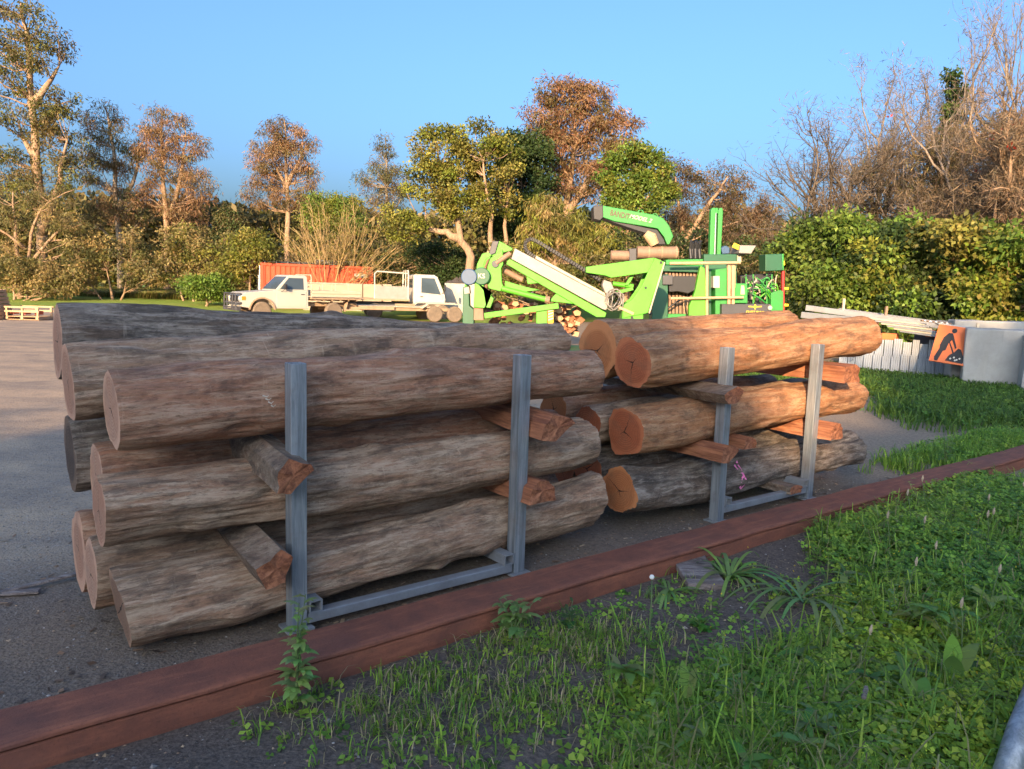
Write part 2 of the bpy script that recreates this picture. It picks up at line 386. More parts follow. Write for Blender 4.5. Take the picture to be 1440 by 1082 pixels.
def mat_ground():
    n = NT('yard_ground'); tc = n.n('ShaderNodeTexCoord'); v = tc.outputs['Object']
    mp = n.n('ShaderNodeMapping'); mp.inputs['Scale'].default_value = (.35, 1.6, 1); mp.inputs['Rotation'].default_value = (0, 0, -.15); n.l(v, mp.inputs['Vector'])
    big = n.noise(mp.outputs[0], .9, 7, .6, .5); a = n.noise(v, 1.7, 8, .65); g = n.noise(v, 45, 6, .7); gg = n.noise(v, 150, 4, .7)
    vo = n.n('ShaderNodeTexVoronoi'); vo.inputs['Scale'].default_value = 70; n.l(v, vo.inputs['Vector'])
    c = n.mix(n.ramp(big, [(.35, 0.), (.65, 1.)]), (.28, .22, .165), (.47, .345, .225))
    c = n.mix(n.ramp(a, [(.4, 0.), (.7, .8)]), c, (.18, .15, .125))
    c = n.mix(n.ramp(vo.outputs['Color'], [(.6, 0.), (.95, .6)]), c, (.34, .31, .28))
    c = n.mix(n.ramp(g, [(.5, 0.), (.72, .75)]), c, (.065, .057, .052))
    # darker loamy soil around the beam and stacks
    sx = n.n('ShaderNodeSeparateXYZ'); n.l(v, sx.inputs[0])
    vv = n.math('ADD', n.math('MULTIPLY', n.math('SUBTRACT', sx.outputs[0], P1.x), DV.x), n.math('MULTIPLY', n.math('SUBTRACT', sx.outputs[1], P1.y), DV.y))
    uu = n.math('ADD', n.math('MULTIPLY', n.math('SUBTRACT', sx.outputs[0], P1.x), DU.x), n.math('MULTIPLY', n.math('SUBTRACT', sx.outputs[1], P1.y), DU.y))
    wob = n.math('MULTIPLY', n.math('SUBTRACT', a, .5), 1.2)
    soil = n.ramp(n.math('ADD', n.math('MULTIPLY', n.math('ADD', vv, wob), .2), .5), [(.42, 1.), (.52, .75), (.72, .62), (.86, 0.)])
    lit = n.mix(n.ramp(g, [(.42, 0.), (.62, 1.)]), (.15, .115, .09), (.075, .058, .046))
    lit = n.mix(n.ramp(vo.outputs['Color'], [(.75, 0.), (.98, .5)]), lit, (.22, .18, .14))
    c = n.mix(soil, c, lit)
    # tan earth to the right of the stacks
    ear = n.ramp(n.math('MULTIPLY', n.math('ADD', uu, n.math('MULTIPLY', wob, 1.5)), .1), [(.48, 0.), (.62, .85)])
    c = n.mix(ear, c, n.mix(n.ramp(g, [(.4, 0.), (.65, 1.)]), (.34, .255, .175), (.18, .14, .10)))
    n.col(c); n.set(.92, 0, .2)
    n.bump(n.math('ADD', n.math('MULTIPLY', g, .7), n.math('ADD', n.math('MULTIPLY', gg, .3), n.math('MULTIPLY', vo.outputs['Distance'], .5))), .7, .012); return n.m
gm.materials.append(mat_ground()); go = mesh_obj('ground', gm); go['kind'] = 'structure'

# far grass paddock on the left
def field_z(dy): return .6 * min(1, max(0, dy) / 13.)
def field():
    xs = [i * 2. for i in range(-45, 16)]; ys = [0, 1.5, 3, 5, 8, 12, 17, 24, 40, 80, 160]
    vs = []; 
    for j, dy in enumerate(ys):
        for x in xs:
            y0 = 37.5 + .10 * (x + 20) * -1 + 1.2 * mnoise.noise((x * .25, 2, 0)) + (6 if x > 0 else 0)
            vs.append((x, y0 + dy, .006 + field_z(dy) + .1 * mnoise.noise((x * .3, dy * .3, 5)) * min(1, dy / 4)))
    k = len(xs); fs = [(j * k + i, j * k + i + 1, (j + 1) * k + i + 1, (j + 1) * k + i) for j in range(len(ys) - 1) for i in range(k - 1)]
    me = bpy.data.meshes.new('grass_field'); me.from_pydata(vs, [], fs); me.update()
    n = NT('field_grass'); v = n.coord(); a = n.noise(v, .35, 6); b = n.noise(v, 9, 6, .7)
    c = n.mix(n.ramp(a, [(.35, 0.), (.65, 1.)]), (.17, .27, .04), (.28, .32, .06)); c = n.mix(n.ramp(b, [(.4, 0.), (.7, .7)]), c, (.11, .17, .03))
    n.col(c); n.set(.9, 0, .2); n.bump(b, 1., .1); me.materials.append(n.m)
    o = mesh_obj('grass_field', me); o['kind'] = 'structure'
field()
# ------------------------------------------------------------------ logs
class LogShape:
    def __init__(s, A, B, r1, r2, seed, bend=.03, knots=6, rough=2.2, slant=(0, 0)):
        s.A, s.B = Vector(A), Vector(B); s.L = (s.B - s.A).length; s.r1, s.r2 = r1, r2; s.seed = seed; s.slant = slant; s.rough = rough
        x = (s.B - s.A).normalized(); z = (Vector((0, 0, 1)) - x * x.z).normalized(); y = z.cross(x)
        s.M = Matrix((x, y, z)).transposed(); rnd = random.Random(seed)
        s.bend = (rnd.uniform(-1, 1) * bend, rnd.uniform(-1, 1) * bend); s.ov = rnd.uniform(.0, .05); s.ova = rnd.uniform(0, 3.14)
        s.ck = [(rnd.uniform(0, 6.28), rnd.uniform(0, .8), rnd.uniform(.12, .45), rnd.uniform(.006, .014), rnd.uniform(-.5, .5)) for _ in range(5)]
        s.kn = [(rnd.uniform(.1, .9), rnd.uniform(0, 6.28), rnd.uniform(.03, .06), rnd.uniform(.010, .028) * rnd.choice((1, 1, -1))) for _ in range(knots)]
    def radius(s, t, a):
        r = s.r1 + (s.r2 - s.r1) * t; sd = s.seed * 3.7; k = s.rough
        ca, sa = math.cos(a), math.sin(a)
        r *= 1 + s.ov * math.cos(2 * (a - s.ova))
        r += .016 * k * mnoise.noise((t * s.L * 1.1 + sd, ca * .9, sa * .9)) + .006 * k * mnoise.noise((t * s.L * 3. + sd, ca * 2.6, sa * 2.6))
        r += .0035 * k * mnoise.noise((t * s.L * 4 + sd, ca * 14, sa * 14)) + .0015 * k * mnoise.noise((t * s.L * 12 + sd, ca * 26, sa * 26))
        for kt, ka, kr, kh in s.kn:
            da = math.atan2(math.sin(a - ka), math.cos(a - ka)) * r; dt = (t - kt) * s.L
            q = (da * da + dt * dt * .5) / (kr * kr)
            if q < 6: r += kh * math.exp(-q)
        for ka, t0, tl, dp, sl in s.ck:
            if t0 < t < t0 + tl:
                q = (t - t0) / tl; da = a - ka - sl * q - .12 * mnoise.noise((t * 9, sd, ka)); da = math.atan2(math.sin(da), math.cos(da)) * r
                r -= dp * math.sin(math.pi * q) * math.exp(-(da / .008) ** 2)
        e = min(t, 1 - t) * s.L
        if e < .012: r -= .004 * (1 - e / .012)
        return r
    def point(s, t, a, off=0.):
        r = s.radius(t, a) + off; x = (t - .5) * s.L
        w = 4 * t * (1 - t)
        y = r * math.cos(a) + s.bend[0] * w; z = r * math.sin(a) + s.bend[1] * w
        e0 = max(0, 1 - t * 6); e1 = max(0, 1 - (1 - t) * 6)
        x += s.slant[0] * math.sin(a) * e0 * s.r1 + s.slant[1] * math.sin(a) * e1 * s.r2
        return Vector((x, y, z))

def make_log(label, A, B, r1, r2, mat, cut0, cut1, seed, nt=116, na=124, **kw):
    ls = LogShape(A, B, r1, r2, seed, **kw)
    root = thing('log', label, 'log', group='logs stacked in the steel racks')
    Mx = ls.M.to_4x4(); Mx.translation = (ls.A + ls.B) / 2; root.matrix_world = Mx
    vs = [ls.point(i / (nt - 1), 2 * math.pi * j / na) for i in range(nt) for j in range(na)]
    fs = [(i * na + j, i * na + (j + 1) % na, (i + 1) * na + (j + 1) % na, (i + 1) * na + j) for i in range(nt - 1) for j in range(na)]
    me = bpy.data.meshes.new('outer_surface'); me.from_pydata([tuple(p) for p in vs], [], fs); me.update()
    for p in me.polygons: p.use_smooth = True
    me.flip_normals()
    part(root, 'outer_surface', me, mat)
    for t, cm in ((0, cut0), (1, cut1)):
        ring = [ls.point(t, 2 * math.pi * j / na) for j in range(na)]; c = sum(ring, Vector()) / na
        vs = []; K = 7
        for k in range(K):
            f = 1 - k / K
            for p in ring:
                q = c + (p - c) * f; vs.append(q + Vector((.0025 * mnoise.noise((q.y * 40, q.z * 40, seed)) if k else 0, 0, 0)) - c)
        vs.append(Vector()); fs = [(k * na + j, k * na + (j + 1) % na, (k + 1) * na + (j + 1) % na, (k + 1) * na + j) for k in range(K - 1) for j in range(na)]
        fs += [((K - 1) * na + j, (K - 1) * na + (j + 1) % na, K * na) for j in range(na)]
        if t == 1: fs = [f[::-1] for f in fs]
        me = bpy.data.meshes.new('cut_end'); me.from_pydata([tuple(p) for p in vs], [], fs); me.update()
        for p in me.polygons: p.use_smooth = True
        o = part(root, 'cut_end', me, cm); o.location = c; o.rotation_euler = ((seed * 1.7) % 6.28 if not any(ls.slant) else 0, 0, 0)
        if not any(ls.slant): 
            rot = Matrix.Rotation(-o.rotation_euler.x, 3, 'X')
            for vv in me.vertices: vv.co = rot @ vv.co
    return root, ls

def surface_strip(root, ls, name, path, width, mat, off=.003):
    """a painted stroke lying on the log's surface: path of (t, angle)"""
    vs = []; fs = []
    for i, (t, a) in enumerate(path):
        t2, a2 = path[min(i + 1, len(path) - 1)]; t1, a1 = path[max(i - 1, 0)]
        dx, da = (t2 - t1) * ls.L, (a2 - a1) * ls.r1; ln = math.hypot(dx, da) + 1e-6
        wv = width * (.6 + .4 * math.sin(i * 2.1 + 1))
        px, pa = -da / ln * wv / 2, dx / ln * wv / 2
        for sg in (-1, 1): vs.append(tuple(ls.point(t + sg * px / ls.L, a + sg * pa / ls.r1, off)))
        if i: fs.append((2 * i - 2, 2 * i - 1, 2 * i + 1, 2 * i))
    me = bpy.data.meshes.new(name); me.from_pydata(vs, [], fs); me.update(); return part(root, name, me, mat)

L = {}
def lg(key, label, u0, v0, z0, u1, v1, z1, r1, r2, *a, **k): L[key] = make_log(label, uv(u0, v0, z0), uv(u1, v1, z1), r1, r2, *a, **k)
# left rack
lg('Ltf', 'smooth reddish-grey log on top of the left rack, nearest the camera', -.73, .27, 1.085, 2.06, .27, 1.14, .171, .148, LOG_RED, CUT_PALE, CUT_PALE, 1, bend=.02)
lg('Ltm', 'grey-brown top log in the left rack between the nearest and the farthest', -.84, .63, 1.165, 2.12, .64, 1.30, .178, .128, LOG_GREY, CUT_PALE2, CUT_PALE, 2, bend=.01)
lg('Ltr', 'dark grey top log at the back of the left rack, highest at its left end', -.83, .98, 1.325, 2.05, .95, 1.285, .182, .105, LOG_DARK, CUT_PALE2, CUT_PALE, 3, bend=.01)
lg('L2f', 'pale weathered log in the middle layer of the left rack, in front', -.79, .27, .648, 2.05, .27, .68, .152, .147, LOG_GREY, CUT_PALE2, CUT_PALE, 4, knots=5)
lg('L2m', 'brown log in the middle layer of the left rack, half hidden by the front one', -.74, .61, .71, 2.05, .61, .72, .165, .14, LOG_RED, CUT_PALE, CUT_PALE, 5)
lg('L2r', 'log with a blackened cut end at the back of the left rack, middle layer', -.80, .97, .765, 2.0, .95, .79, .181, .15, LOG_DARK, CUT_BLACK, CUT_PALE, 6, knots=5)
lg('Lbf', 'grey log with split underside on the bottom of the left rack, in front', -.72, .27, .185, 2.11, .27, .285, .158, .176, LOG_GREY, CUT_BROWN, CUT_PALE, 7, rough=2.8, knots=8, bend=.03, slant=(-.13, .12))
lg('Lbm', 'brown bottom log in the left rack, second from the front', -.78, .61, .24, 2.05, .61, .26, .172, .15, LOG_GREY, CUT_PALE, CUT_PALE, 8)
lg('Lbr', 'orange-ended bottom log at the back of the left rack', -.78, .96, .265, 2.0, .96, .27, .199, .165, LOG_RED, CUT_PALE2, CUT_PALE, 9)
# right rack
lg('Rtf', 'sunlit orange-brown log on top of the right rack, in front', 2.47, .27, 1.175, 5.50, .27, 1.325, .174, .178, LOG_ORANGE, CUT_RED, CUT_RED, 10, bend=.02)
lg('Rtr', 'orange-ended top log of the right rack, behind the front one', 2.50, .65, 1.225, 4.9, .66, 1.385, .205, .135, LOG_ORANGE, CUT_ORANGE, CUT_ORANGE, 11, bend=.01)
lg('R2f', 'grey-barked log with dark red cut end, middle of the right rack', 2.42, .27, .70, 5.39, .27, .775, .168, .157, LOG_ORANGE, CUT_RED, CUT_RED, 12)
lg('R2m', 'dark log in the middle layer of the right rack, second from the front', 2.38, .61, .70, 5.2, .61, .75, .146, .15, LOG_GREY, CUT_RED, CUT_RED, 13)
lg('R2r', 'orange-ended log deep in the middle layer of the right rack', 2.36, .95, .765, 5.1, .95, .78, .137, .14, LOG_RED, CUT_ORANGE, CUT_RED, 14)
lg('Rbf', 'dark-barked bottom log of the right rack with a pink paint mark', 2.41, .27, .285, 5.46, .25, .30, .165, .135, LOG_DARK, CUT_ORANGE, CUT_ORANGE, 15, rough=2.9, knots=9, bend=.045)
lg('Rbm', 'dark bottom log of the right rack, behind the pink-marked one', 2.42, .62, .37, 5.2, .62, .36, .155, .15, LOG_DARK, CUT_RED, CUT_RED, 16)
lg('Rbr', 'bottom log at the very back of the right rack', 2.46, .96, .33, 5.1, .96, .33, .16, .15, LOG_GREY, CUT_RED, CUT_RED, 17)
PINK = simple('pink_paint', (.85, .22, .45), .7, amt=.1)
root, ls = L['Rbf']
for path in ([(.398, 2.25), (.404, 2.45), (.409, 2.7), (.413, 2.95), (.416, 3.1)], [(.386, 2.4), (.396, 2.65), (.406, 2.9), (.416, 3.1)], [(.416, 3.1), (.404, 3.15), (.397, 3.35), (.396, 3.6), (.402, 3.7), (.411, 3.5), (.416, 3.25), (.416, 3.1)]):
    surface_strip(root, ls, 'paint_mark', path, .021, PINK)
CHALK = simple('chalk_paint', (.6, .55, .45), .8, amt=.4)
root, ls = L['Ltf']
for k in range(4): surface_strip(root, ls, 'chalk_mark', [(.215 + .004 * k, 3.0 + .1 * k), (.222 + .003 * k, 3.05 + .1 * k), (.226 + .003 * k, 3.0 + .1 * k)], .008, CHALK)

# ------------------------------------------------------------------ split bearers between the layers
def bearer(label, u, z, v0, v1, w, h, seed, prof='tri', barky=True, zb=None, ub=None):
    rnd = random.Random(seed); zb = z if zb is None else zb; ub = u if ub is None else ub
    A = uv(u, v0, z); B = uv(ub, v1, zb)
    T = thing('split_bearer', label, 'timber', A, group='split timber bearers between the log layers')
    if prof == 'tri': base = [(-.5, -.42), (-.1, -.5), (.5, .12), (.42, .3), (-.15, .5), (-.46, .2)]
    elif prof == 'flat': base = [(-.5, -.45), (.5, -.5), (.48, .3), (.2, .5), (-.5, .42)]
    elif prof == 'half': base = [(-.5, -.5), (.5, -.5), (.44, .1), (.2, .42), (-.1, .5), (-.38, .2)]
    else: base = [(-.5, .1), (-.2, -.5), (.3, -.42), (.5, .25), (.2, .5)]
    x = (B - A).normalized(); y = Vector((0, 0, 1)).cross(x).normalized(); zz = x.cross(y); Ln = (B - A).length
    # cross profile: horizontal = along u, so use -y
    K = 26; n = len(base) * 4
    prof_pts = []
    for i in range(len(base)):
        p, q = base[i], base[(i + 1) % len(base)]
        for s in range(4): prof_pts.append((p[0] + (q[0] - p[0]) * s / 4, p[1] + (q[1] - p[1]) * s / 4))
    vs = []
    for k in range(K):
        t = k / (K - 1)
        for j, (a, b) in enumerate(prof_pts):
            rr = 1 + .10 * mnoise.noise((t * 3 + seed, a * 2, b * 2)) + .05 * mnoise.noise((t * 9 + seed, a * 9, b * 9))
            e = (.018 * mnoise.noise((a * 3 + seed, b * 3, 2)) + .006 * mnoise.noise((a * 15, b * 15, seed))) if k in (0, K - 1) else 0
            vs.append(A + x * (t * Ln + e) - y * (a * w * rr) + zz * (b * h * rr))
    fs = [(i * n + j, i * n + (j + 1) % n, (i + 1) * n + (j + 1) % n, (i + 1) * n + j) for i in range(K - 1) for j in range(n)]
    mb = MB(); mb.add(vs, fs); part(T, 'split_face', mb, SPLIT_GREY if barky else SPLIT)
    for k in (0, K - 1):
        ring = [vs[k * n + j] for j in range(n)]; c = sum(ring, Vector()) / n
        mb = MB(); mb.add(ring + [c], [(j, (j + 1) % n, n) for j in range(n)]); part(T, 'sawn_end', mb, SPLIT)
    return T
bearer('wedge of grey split timber with red tip beside the first steel post, upper gap', -.07, .79, -.12, 1.2, .17, .16, 21, 'tri', True, zb=.93)
bearer('split timber wedge with splintered end beside the first steel post, lower gap', -.16, .37, -.10, 1.2, .17, .17, 22, 'knife', True, zb=.46)
bearer('broad red split timber jutting past the second steel post, upper gap', 1.50, .87, -.10, 1.2, .24, .15, 23, 'tri', False, zb=.93)
bearer('red split timber with rounded end behind the second post, lower gap', 1.42, .50, -.07, 1.2, .20, .13, 24, 'half', False, zb=.48)
bearer('flat orange-red bearer under the top log at the last steel post', 4.68, 1.04, -.10, 1.15, .24, .15, 25, 'flat', False)
bearer('rough dark bearer with broken tip at the third steel post, upper gap', 3.12, .955, -.09, 1.15, .22, .12, 26, 'knife', True)
bearer('red-brown bearer with pale triangular end at the third post, lower gap', 3.12, .54, -.10, 1.15, .20, .13, 27, 'tri', False)
bearer('orange bearer with pale sawn end at the last post, lower gap', 4.52, .58, -.10, 1.15, .20, .14, 28, 'half', False)
bearer('short chunk of orange wood lying between the right rack logs', 3.52, .56, .02, .75, .16, .09, 29, 'half', False)
bearer('thin split offcut lying low beside the foot of the last post', 4.12, .125, -.02, .9, .16, .07, 30, 'flat', True)

# ------------------------------------------------------------------ steel racks
def hollow_post(c, h, s=.076, th=.006):
    mb = MB(); a = s / 2; i = a - th
    ox, oy = DU, DV
    def P(x, y, z): return c + ox * x + oy * y + Vector((0, 0, z))
    o = [(-a, -a), (a, -a), (a, a), (-a, a)]; n = [(-i, -i), (i, -i), (i, i), (-i, i)]
    vs = [P(x, y, 0) for x, y in o] + [P(x, y, h) for x, y in o] + [P(x, y, h) for x, y in n] + [P(x, y, h - .25) for x, y in n]
    fs = [(0, 1, 2, 3), (12, 13, 14, 15)]
    for k in range(4):
        k2 = (k + 1) % 4; fs += [(k, k2, 4 + k2, 4 + k), (4 + k, 4 + k2, 8 + k2, 8 + k), (8 + k, 8 + k2, 12 + k2, 12 + k)]
    mb.add(vs, fs); return mb
def rack(label, ua, ub, railz):
    T = thing('steel_rack', label, 'rack', uv(ua, 0), group='galvanised log racks')
    for u in (ua, ub):
        for v, h in ((.045, 1.28), (1.24, 1.20)):
            part(T, 'post', hollow_post(uv(u, v, .012), h - .012), GALV, bevel=.006)
    GR_ = simple('galvanised_rail', (.33, .35, .37), .5, .5, dirt=(.17, .16, .15), amt=.6, scale=9)
    for v in (.045, 1.24):
        mb = MB(); mb.bar(uv(ua + .046, v, railz), uv(ub - .046, v, railz), .06, .05); part(T, 'base_rail', mb, GR_, bevel=.005)
    for u in (ua + .08, ub - .08):
        # open-ended cross tube
        mb = MB(); c0, c1 = uv(u, .0, railz + .06), uv(u, 1.19, railz + .06)
        mb.bar(c0 + Vector((0, 0, .027)), c1 + Vector((0, 0, .027)), .065, .006); mb.bar(c0 - Vector((0, 0, .027)), c1 - Vector((0, 0, .027)), .065, .006)
        for s in (-1, 1): mb.bar(c0 + DU * s * .0295, c1 + DU * s * .0295, .006, .048)
        part(T, 'cross_rail', mb, GR_)
    for u in (ua, ub):
        mb = MB(); mb.box(uv(u, .045, .006), (.13, .13, .012), Matrix((DU, DV, Vector((0, 0, 1)))).transposed()); part(T, 'foot_plate', mb, GR_)
rack('galvanised steel rack with tall square posts holding the left log stack', .0, 1.33, .045)
rack('galvanised steel rack with tall square posts holding the right log stack', 3.2, 4.38, .085)

# ------------------------------------------------------------------ rusty beam
def beam():
    T = thing('rusty_beam', 'long rust-brown steel beam lying on the ground before the log racks', 'beam', uv(-2.2, -.34))
    u0_, u1_ = -2.2, 9.2
    def strip(prof):
        mb = MB(); K = 90; n = len(prof); vs = []
        for k in range(K):
            u = u0_ + (u1_ - u0_) * k / (K - 1)
            for v, z in prof: vs.append(uv(u, v + .0025 * mnoise.noise((u * 3, v * 9, z * 9)), z + .0025 * mnoise.noise((u * 2.3, v * 7, 4)) + gz(*uv(u, -.35).xy) * .5))
        fs = [(i * n + j, i * n + (j + 1) % n, (i + 1) * n + (j + 1) % n, (i + 1) * n + j) for i in range(K - 1) for j in range(n)]
        fs += [tuple(range(n)), tuple((K - 1) * n + j for j in range(n))[::-1]]
        mb.add(vs, fs); return mb
    # top flange with a rolled front lip
    part(T, 'flange', strip([(-.225, .104), (-.225, .120), (-.30, .123), (-.45, .122), (-.472, .118), (-.479, .111), (-.479, .100), (-.472, .096), (-.30, .100)]), RUST)
    part(T, 'front_web', strip([(-.430, .0985), (-.430, .087), (-.462, .085), (-.4695, .079), (-.470, .012), (-.466, -.02), (-.415, -.02), (-.415, .0985)]), RUST)
    part(T, 'back_web', strip([(-.232, .1035), (-.245, .1035), (-.245, -.02), (-.232, -.02)]), RUST)
beam()
# board half under the beam, planks and offcuts on the yard
WOODG = mat_log('old_board', (.20, .16, .14), (.36, .31, .28), (.06, .05, .05), (.22, .17, .15), .5)
def board(label, a, b, w, h, name='plank', cat='plank', mat=None):
    a = Vector(a); b = Vector(b); T = (a + b) / 2; T.z = min(a.z, b.z) - h / 2
    mb = MB(); mb.bar(a, b, w, h); me = mb.mesh(name, T); me.materials.append(mat or WOODG); o = mesh_obj(name, me); o.location = T; tag(o, label, cat)
    bv = o.modifiers.new('bevel', 'BEVEL'); bv.width = .004
board('weathered grey board poking out from under the rusty beam', uv(2.05, -.78, .03), uv(2.35, -.38, .03) , .22, .035)
board('long thin grey stick lying on the yard left of the stacks', (-2.62, 3.72, .02), (-2.28, 4.08, .03), .035, .015, 'stick', 'stick')
board('short dark offcut lying by the long stick', (-2.75, 3.70, .015), (-2.42, 3.80, .015), .05, .015, 'offcut', 'offcut')
# ------------------------------------------------------------------ trees
def branch_path(a, b, rng, sag=.15, k=6, wig=.06):
    a = np.array(a, float); b = np.array(b, float); d = b - a; ln = np.linalg.norm(d)
    mid = a + d * .5 + np.array([0, 0, -1.]) * sag * ln + rng.normal(size=3) * wig * ln
    t = np.linspace(0, 1, k)[:, None]
    p = (1 - t) ** 2 * a + 2 * t * (1 - t) * mid + t ** 2 * b
    p[1:-1] += rng.normal(size=(k - 2, 3)) * wig * .25 * ln
    return p
def tree(name, label, Y, trunks, lobes, seed, nclump=60, nleaf=90, leaf=(.22, .10), cols=((.06, .08, .02),), bark=BK_GREY,
         clump=.5, droop=.2, group=None, cat='tree', fill=.55, limbs=.5, trunk_r=.18, yspread=1., yjit=0.):
    """trunks: list of photo outlines [(px,py),...] from the foot up; lobes: (px, py, rx, ry) clumps of crown at depth Y"""
    rng = np.random.default_rng(seed); s = Y / FPX
    foot = at(*trunks[0][0], Y); base = Vector((foot.x, Y, 0.))
    T = thing(name, label, cat, base, group=group)
    tm = MB(); tp = []
    for k, tk in enumerate(trunks):
        pts = [np.array(at(x, y, Y)) for x, y in tk]
        if k == 0 or pts[0][2] < .8: pts[0][2] = -.15
        dy = rng.normal() * .5 * (k > 0)
        P = []
        for i in range(len(pts) - 1):
            for t in (0, .34, .67): P.append(pts[i] * (1 - t) + pts[i + 1] * t)
        P.append(pts[-1]); P = np.array(P); P[1:-1] += rng.normal(size=(len(P) - 2, 3)) * .05
        P[:, 1] += dy * np.linspace(0, 1, len(P))
        tr_ = trunk_r * (1 if k == 0 else .75)
        rad = tr_ * np.linspace(1.15, .22, len(P)); rad[0] *= 1.25
        tm.tube(P, rad, 9); tp.append((P, rad))
    allP = np.concatenate([p for p, _ in tp]); allR = np.concatenate([r for _, r in tp])
    # clump centres through the lobes' volume
    cen = []; wts = np.array([(l[2] * l[3]) for l in lobes], float); wts /= wts.sum()
    cnt = np.maximum(1, (wts * nclump * 1.35).round().astype(int))
    for (px, py, rx, ry), c in zip(lobes, cnt):
        ctr = np.array(at(px, py, Y)); ctr[1] += rng.normal() * yjit; dv = unit(rng.normal(size=(c, 3))); rr = rng.uniform(fill ** 3, 1, size=(c, 1)) ** (1 / 3)
        cen.append(ctr + dv * rr * np.array([rx * s, max(rx, ry) * s * .8 * yspread, ry * s]))
    cen = np.concatenate(cen)
    for i, c in enumerate(cen):
        if rng.random() > limbs * .75: continue
        dd = allP - c; dist = np.linalg.norm(dd, axis=1) + np.maximum(0, allP[:, 2] - c[2] + .25 * np.hypot(dd[:, 0], dd[:, 1])) * 4
        j = int(np.argmin(dist)); ln = np.linalg.norm(c - allP[j])
        if ln > 12: continue
        p = branch_path(allP[j], c, rng, .12, 6, .07); r_ = min(allR[j] * .6, .018 + .017 * ln)
        tm.tube(p, np.linspace(r_, .012, 6), 5, cap=False)
    part(T, 'trunk', tm, bark, smooth=True)
    N = nleaf; tot = len(cen) * N
    cs = np.repeat(cen, N, axis=0); csz = np.repeat(clump * rng.uniform(.6, 1.3, size=len(cen)), N)[:, None]
    dv = unit(rng.normal(size=(tot, 3))) * rng.uniform(0, 1, size=(tot, 1)) ** .5
    pos = cs + dv * csz * np.array([1.15, 1.15, .75])
    dirs = unit(rng.normal(size=(tot, 3)) * .8 + dv * .6 + np.array([0, 0, -droop * 2]))
    Lf = leaf[0] * rng.uniform(.6, 1.3, tot); Wf = leaf[1] * rng.uniform(.6, 1.3, tot)
    ci = rng.integers(0, len(cols), len(cen)); cl = np.array(cols)[np.repeat(ci, N)]
    tone = np.repeat(1 + .18 * rng.normal(size=len(cen)), N)[:, None]
    cl = np.clip(cl * tone * (1 + .22 * rng.normal(size=(tot, 1))) * (1 + .06 * rng.normal(size=(tot, 3))), .006, .9)
    me = quads_mesh('crown', leaves(pos - np.array(base), dirs, Lf, Wf, rng), 4, cl)
    mesh_obj('crown', me, T)
    return T

def bare_tree(name, label, Y, foot, tops, seed, trunk_r=.2, levels=4, cols=None, bark=BK_DEAD, spread=.55, leafn=0, leafc=((.10, .12, .03),), flowers=0, group=None, ylean=0., twig=(.34, .022)):
    """leafless spreading tree: forked limbs ending in a haze of twigs; tops are photo points the main limbs reach"""
    rng = np.random.default_rng(seed); f = at(*foot, Y); base = Vector((f.x, Y, 0)); T = thing(name, label, 'tree', base, group=group)
    tm = MB(); tips = []
    def grow(p, tgt, r, lvl):
        P = branch_path(p, tgt, rng, .06 if lvl else -.02, 7 if lvl < 2 else 5, .09)
        tm.tube(P, np.linspace(r, r * .35, len(P)), 7 if lvl == 0 else (5 if lvl < 3 else 3), cap=False)
        if lvl >= levels: tips.append(P[-1]); return
        ln = np.linalg.norm(P[-1] - P[0]); k = rng.integers(4, 7) if lvl < levels - 1 else rng.integers(7, 11)
        main = unit(P[-1] - P[-2])
        for i in range(k):
            j = rng.integers(len(P) // 3, len(P)); d = unit(main + rng.normal(size=3) * spread + np.array([0, 0, .25]))
            grow(P[j], P[j] + d * ln * rng.uniform(.35, .62), r * (.5 - .03 * lvl), lvl + 1)
    start = np.array([base.x, Y, -.1])
    cr = np.array(at(foot[0], (foot[1] * 2 + min(t[1] for t in tops)) / 3, Y)); cr[1] += ylean
    P = branch_path(start, cr, rng, 0, 6, .04); tm.tube(P, np.linspace(trunk_r * 1.2, trunk_r * .8, 6), 9, cap=False)
    for (x, y) in tops:
        tg = np.array(at(x, y, Y)); tg = P[-1] + (tg - P[-1]) * .66; tg[1] += rng.normal() * 1.2; grow(P[-1 - rng.integers(0, 3)], tg, trunk_r * .6, 1)
    part(T, 'trunk', tm, bark, smooth=True)
    tips = np.array(tips)
    if leafn and len(tips):
        pos = tips[rng.integers(0, len(tips), leafn)] + rng.normal(size=(leafn, 3)) * .18; d = unit(rng.normal(size=(leafn, 3)))
        cl = np.array(leafc)[rng.integers(0, len(leafc), leafn)] * (1 + .25 * rng.normal(size=(leafn, 1)))
        mesh_obj('crown', quads_mesh('crown', leaves(pos - np.array(base), unit(d + np.array([0, 0, .5])), twig[0] * rng.uniform(.6, 1.3, leafn), twig[1], rng), 4, np.clip(cl, .01, 1)), T)
    if flowers and len(tips):
        pos = tips[rng.integers(0, len(tips), flowers)]; pos = np.repeat(pos, 6, axis=0) + rng.normal(size=(flowers * 6, 3)) * .06
        d = unit(rng.normal(size=(len(pos), 3))); cl = vary(rng, (.55, .05, .02), len(pos), .15)
        mesh_obj('flowers', quads_mesh('flowers', leaves(pos - np.array(base), d, .13, .07, rng), 4, cl), T)['kind'] = 'stuff'
    return T

RB = ((.26, .15, .075), (.20, .13, .06), (.17, .13, .05), (.30, .18, .09))        # rusty casuarina foliage
GG = ((.14, .125, .045), (.11, .11, .04), (.17, .14, .06))
OL = ((.20, .18, .04), (.15, .15, .03), (.24, .21, .05), (.12, .13, .03))
YG = ((.20, .21, .03), (.15, .175, .025), (.25, .24, .045))
DG = ((.045, .075, .02), (.034, .06, .018), (.065, .095, .026))
BG = ((.13, .20, .03), (.10, .165, .025), (.17, .235, .04))
SC = ((.27, .20, .075), (.20, .17, .06), (.30, .23, .09), (.16, .15, .045))

